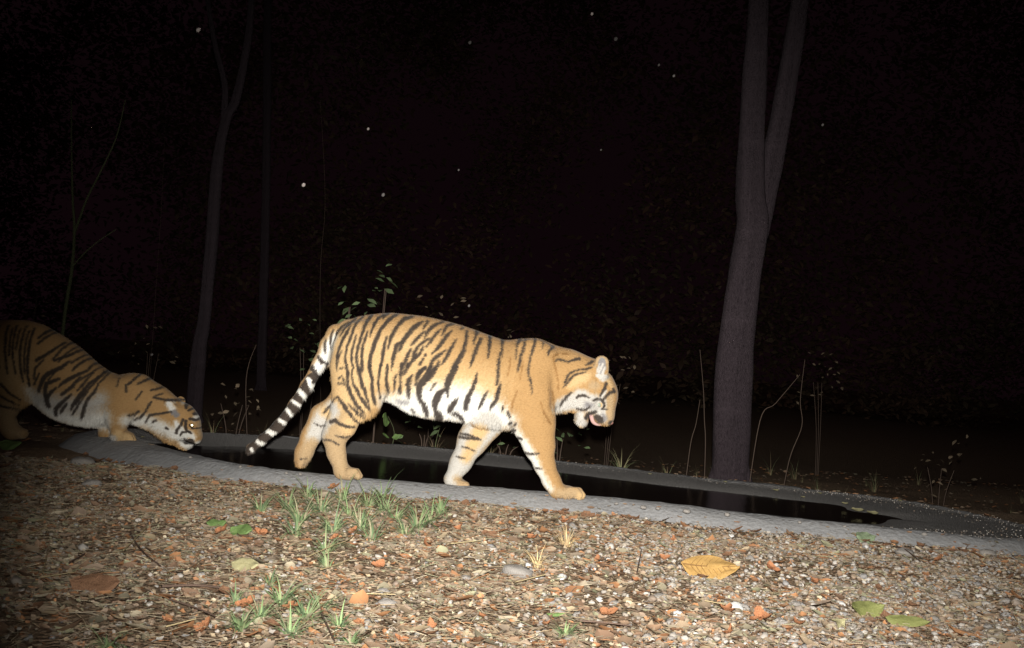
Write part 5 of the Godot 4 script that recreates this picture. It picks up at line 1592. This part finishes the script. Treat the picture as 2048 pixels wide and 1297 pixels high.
	# leaves that stand out
	var looks := [
		["fallen_leaf", "yellow_leaf", 0.48, 0.35, 0.12, "large yellow dead leaf with brown veins on the gravel", -0.12],
		["green_leaf", "green_leaf", 0.5, 0.6, 0.15, "small bright green leaf, the darker of two side by side", 0.5],
		["green_leaf", "green_leaf", 0.6, 0.4, 0.15, "broad green leaf lying beside a pale orange husk", -0.3],
		["fallen_leaf", "pale_leaf", 0.5, 0.3, 0.12, "pale yellowish triangular leaf near the long curved twig", -0.2],
		["fallen_leaf", "olive_leaf", 0.6, 0.9, 0.2, "yellow-green crumpled leaf with an arched back", 0.2],
		["fallen_leaf", "olive_leaf", 0.32, 0.4, 0.12, "long flat yellow-green leaf beside the crumpled one", -0.3],
		["fallen_leaf", "grey_leaf", 0.75, 0.5, 0.15, "grey-green ragged leaf lying against the concrete rim", 0.1],
		["fallen_leaf", "brown_leaf", 0.5, 0.5, 0.2, "large flat brown leaf near the end of the curved twig", 0.05],
		["fallen_leaf", "pale_leaf", 0.9, 1.8, 0.6, "small pale yellow spiky seed head near orange husks", 0.6],
		["green_leaf", "green_leaf", 0.5, 0.8, 0.3, "dim green leaf near the crouching tiger's hind foot", -0.1],
		["green_leaf", "green_leaf", 0.16, 0.5, 0.4, "single long narrow green leaf lying flat on the litter", 0.25],
	]
	for i in LEAVES.size():
		var a: Array = LEAVES[i]
		var k: Array = looks[i]
		var t := base(k[0])
		lay(t, a[0], a[1], a[2] * k[2] * 0.3 + 0.012)
		t.rotation = Vector3(0.62, k[6], 0.06)
		piece("blade", leaf(a[2], a[2] * k[2] * 1.25, k[3], -k[4], 30 + i, 12, 6, 0.1 if i else 0.06), M[k[1]], t)
		var rib := []
		for s in 9:
			var u := s / 8.0
			var ang: float = k[3] * (u - 0.5)
			rib.append(Vector3(a[2] * sin(ang) / k[3], a[2] * (1.0 - cos(ang)) / k[3] + 0.001, 0))
		piece("midrib", tube(rib, a[2] * 0.011, a[2] * 0.004, 5), M.vein if i == 0 else M[k[1]], t)
		if i == 0:
			for s in 8:
				var u := 0.16 + 0.09 * s
				var ang: float = k[3] * (u - 0.5)
				var root := Vector3(a[2] * sin(ang) / k[3], a[2] * (1.0 - cos(ang)) / k[3], 0)
				var w: float = a[2] * k[2] * 0.58 * pow(sin(PI * pow(u + 0.06, 0.85)), 0.75)
				for sd in [-1.0, 1.0]:
					piece("vein", tube([root + Vector3(0, 0.001, 0), root + Vector3(a[2] * 0.07, -w * k[4] * 0.5 + 0.003, sd * w * 0.5), root + Vector3(a[2] * 0.15, -w * k[4] * 0.9 + 0.004, sd * w * 0.9)], a[2] * 0.006, a[2] * 0.002, 4), M.vein, t)
		tag(t, k[5], "leaf")
	# individual larger dry leaves and pebbles in the litter
	var shapes := []
	for s in 5:
		shapes.append(leaf(1.0, 0.5 + 0.06 * s, 0.5 + 0.3 * s, 0.25, 50 + s, 8, 4, 0.2))
	for i in 200:
		var p := spot_in(2.5, 6.0, 0.55)
		if i > 110:
			# heaped against the foot of the near rim
			for k in 200:
				p = spot_in(5.2, 7.0, 0.5)
				if rim_at(p.x, p.y) < 0.36 and p.y > -7.0:
					break
		var o := piece("dry_leaf", shapes[i % 5], M.brown_leaf)
		lay(o, p.x, p.y, 0.014)
		o.rotation = Vector3(rng.randfn() * 0.25, rng.randf() * TAU, rng.randfn() * 0.2)
		o.scale = Vector3.ONE * rng.randf_range(0.035, 0.075)
		tag(o, "curled brown dead leaf lying on the litter", "leaf", "brown dead leaves on the ground")
	for i in 190:
		var p := spot_in(2.5, 5.8, 0.5)
		p.x = absf(p.x) + 0.1 if rng.randf() < 0.8 else p.x
		if rim_at(p.x, p.y) < 0.22:
			continue
		var o := piece("pebble", rocks[i % 5], M.stone if rng.randf() < 0.85 else M.pale_stone)
		var s := rng.randf_range(0.018, 0.042)
		lay(o, p.x, p.y, s * 0.2)
		o.rotation = Vector3(rng.randfn() * 0.3, rng.randf() * TAU, rng.randfn() * 0.3)
		o.scale = Vector3.ONE * s
		tag(o, "small rounded pebble on the gravelly ground", "pebble", "loose pebbles on the ground")
	for i in MOTES.size():
		var a: Array = MOTES[i]
		var o := piece("dust_mote", ball(Vector3(0.5, 0.6, 0.5), 60 + i, 0.12, 8, 12), M.mote if i < 4 else M.dim_mote)
		o.position = Vector3(a[0], a[1], a[2])
		o.rotation.z = -0.5
		o.scale = Vector3.ONE * a[3] * 0.55
		tag(o, "tiny bright speck of dust floating in the dark air", "dust speck", "bright specks floating in the night air")

# ---------------------------------------------------------------- the scene
func _ready() -> void:
	rng.seed = 20240
	wobble.seed = 9
	wobble.frequency = 0.02
	wobble.fractal_octaves = 3
	# camera: a trap strapped about knee-to-waist high, rolled a little to one side
	var cam := Camera3D.new()
	cam.name = "camera"
	cam.fov = 32.9
	cam.near = 0.05
	cam.far = 200.0
	add_child(cam)
	cam.basis = Basis(Vector3.RIGHT, deg_to_rad(1.682)) * Basis(Vector3.BACK, deg_to_rad(4.0))
	cam.position = Vector3(0, 0.8, 0)
	cam.current = true
	# night sky
	var env := Environment.new()
	env.background_mode = Environment.BG_SKY
	env.tonemap_mode = Environment.TONE_MAPPER_LINEAR
	env.tonemap_exposure = 1.0
	var sm := ProceduralSkyMaterial.new()
	sm.sky_top_color = lin(0.0032, 0.0013, 0.0019)
	sm.sky_horizon_color = lin(0.004, 0.0015, 0.0023)
	sm.ground_bottom_color = lin(0.001, 0.001, 0.001)
	sm.ground_horizon_color = lin(0.004, 0.0015, 0.0023)
	var sky := Sky.new()
	sky.sky_material = sm
	env.sky = sky
	env.sdfgi_enabled = true
	env.ssao_enabled = true
	env.ssil_enabled = true
	var we := WorldEnvironment.new()
	we.name = "night"
	we.environment = env
	add_child(we)
	# the moon, far too weak to show beside the flash
	var moon := DirectionalLight3D.new()
	moon.name = "moon"
	moon.light_energy = 0.002
	moon.light_angular_distance = 0.5
	moon.shadow_enabled = true
	moon.rotation_degrees = Vector3(-60, 30, 0)
	moon.sky_mode = DirectionalLight3D.SKY_MODE_LIGHT_ONLY
	add_child(moon)
	# the flash of the camera trap, in its rain hood above the lens
	var flash := SpotLight3D.new()
	flash.name = "camera_flash"
	flash.light_color = Color(1.0, 0.985, 0.96)
	flash.light_energy = 82.0
	flash.light_size = 0.028
	flash.spot_range = 40.0
	flash.spot_angle = 55.0
	flash.spot_angle_attenuation = 1.0
	flash.shadow_enabled = true
	add_child(flash)
	flash.look_at_from_position(Vector3(0.0, 0.93, 0.03), Vector3(0.35, 0.8, -6.0))

	make_materials()
	make_camera_trap()
	make_rim_line()
	make_ground()
	make_pool()
	make_forest()
	make_walker()
	make_drinker()
	make_litter()
	make_small_things()
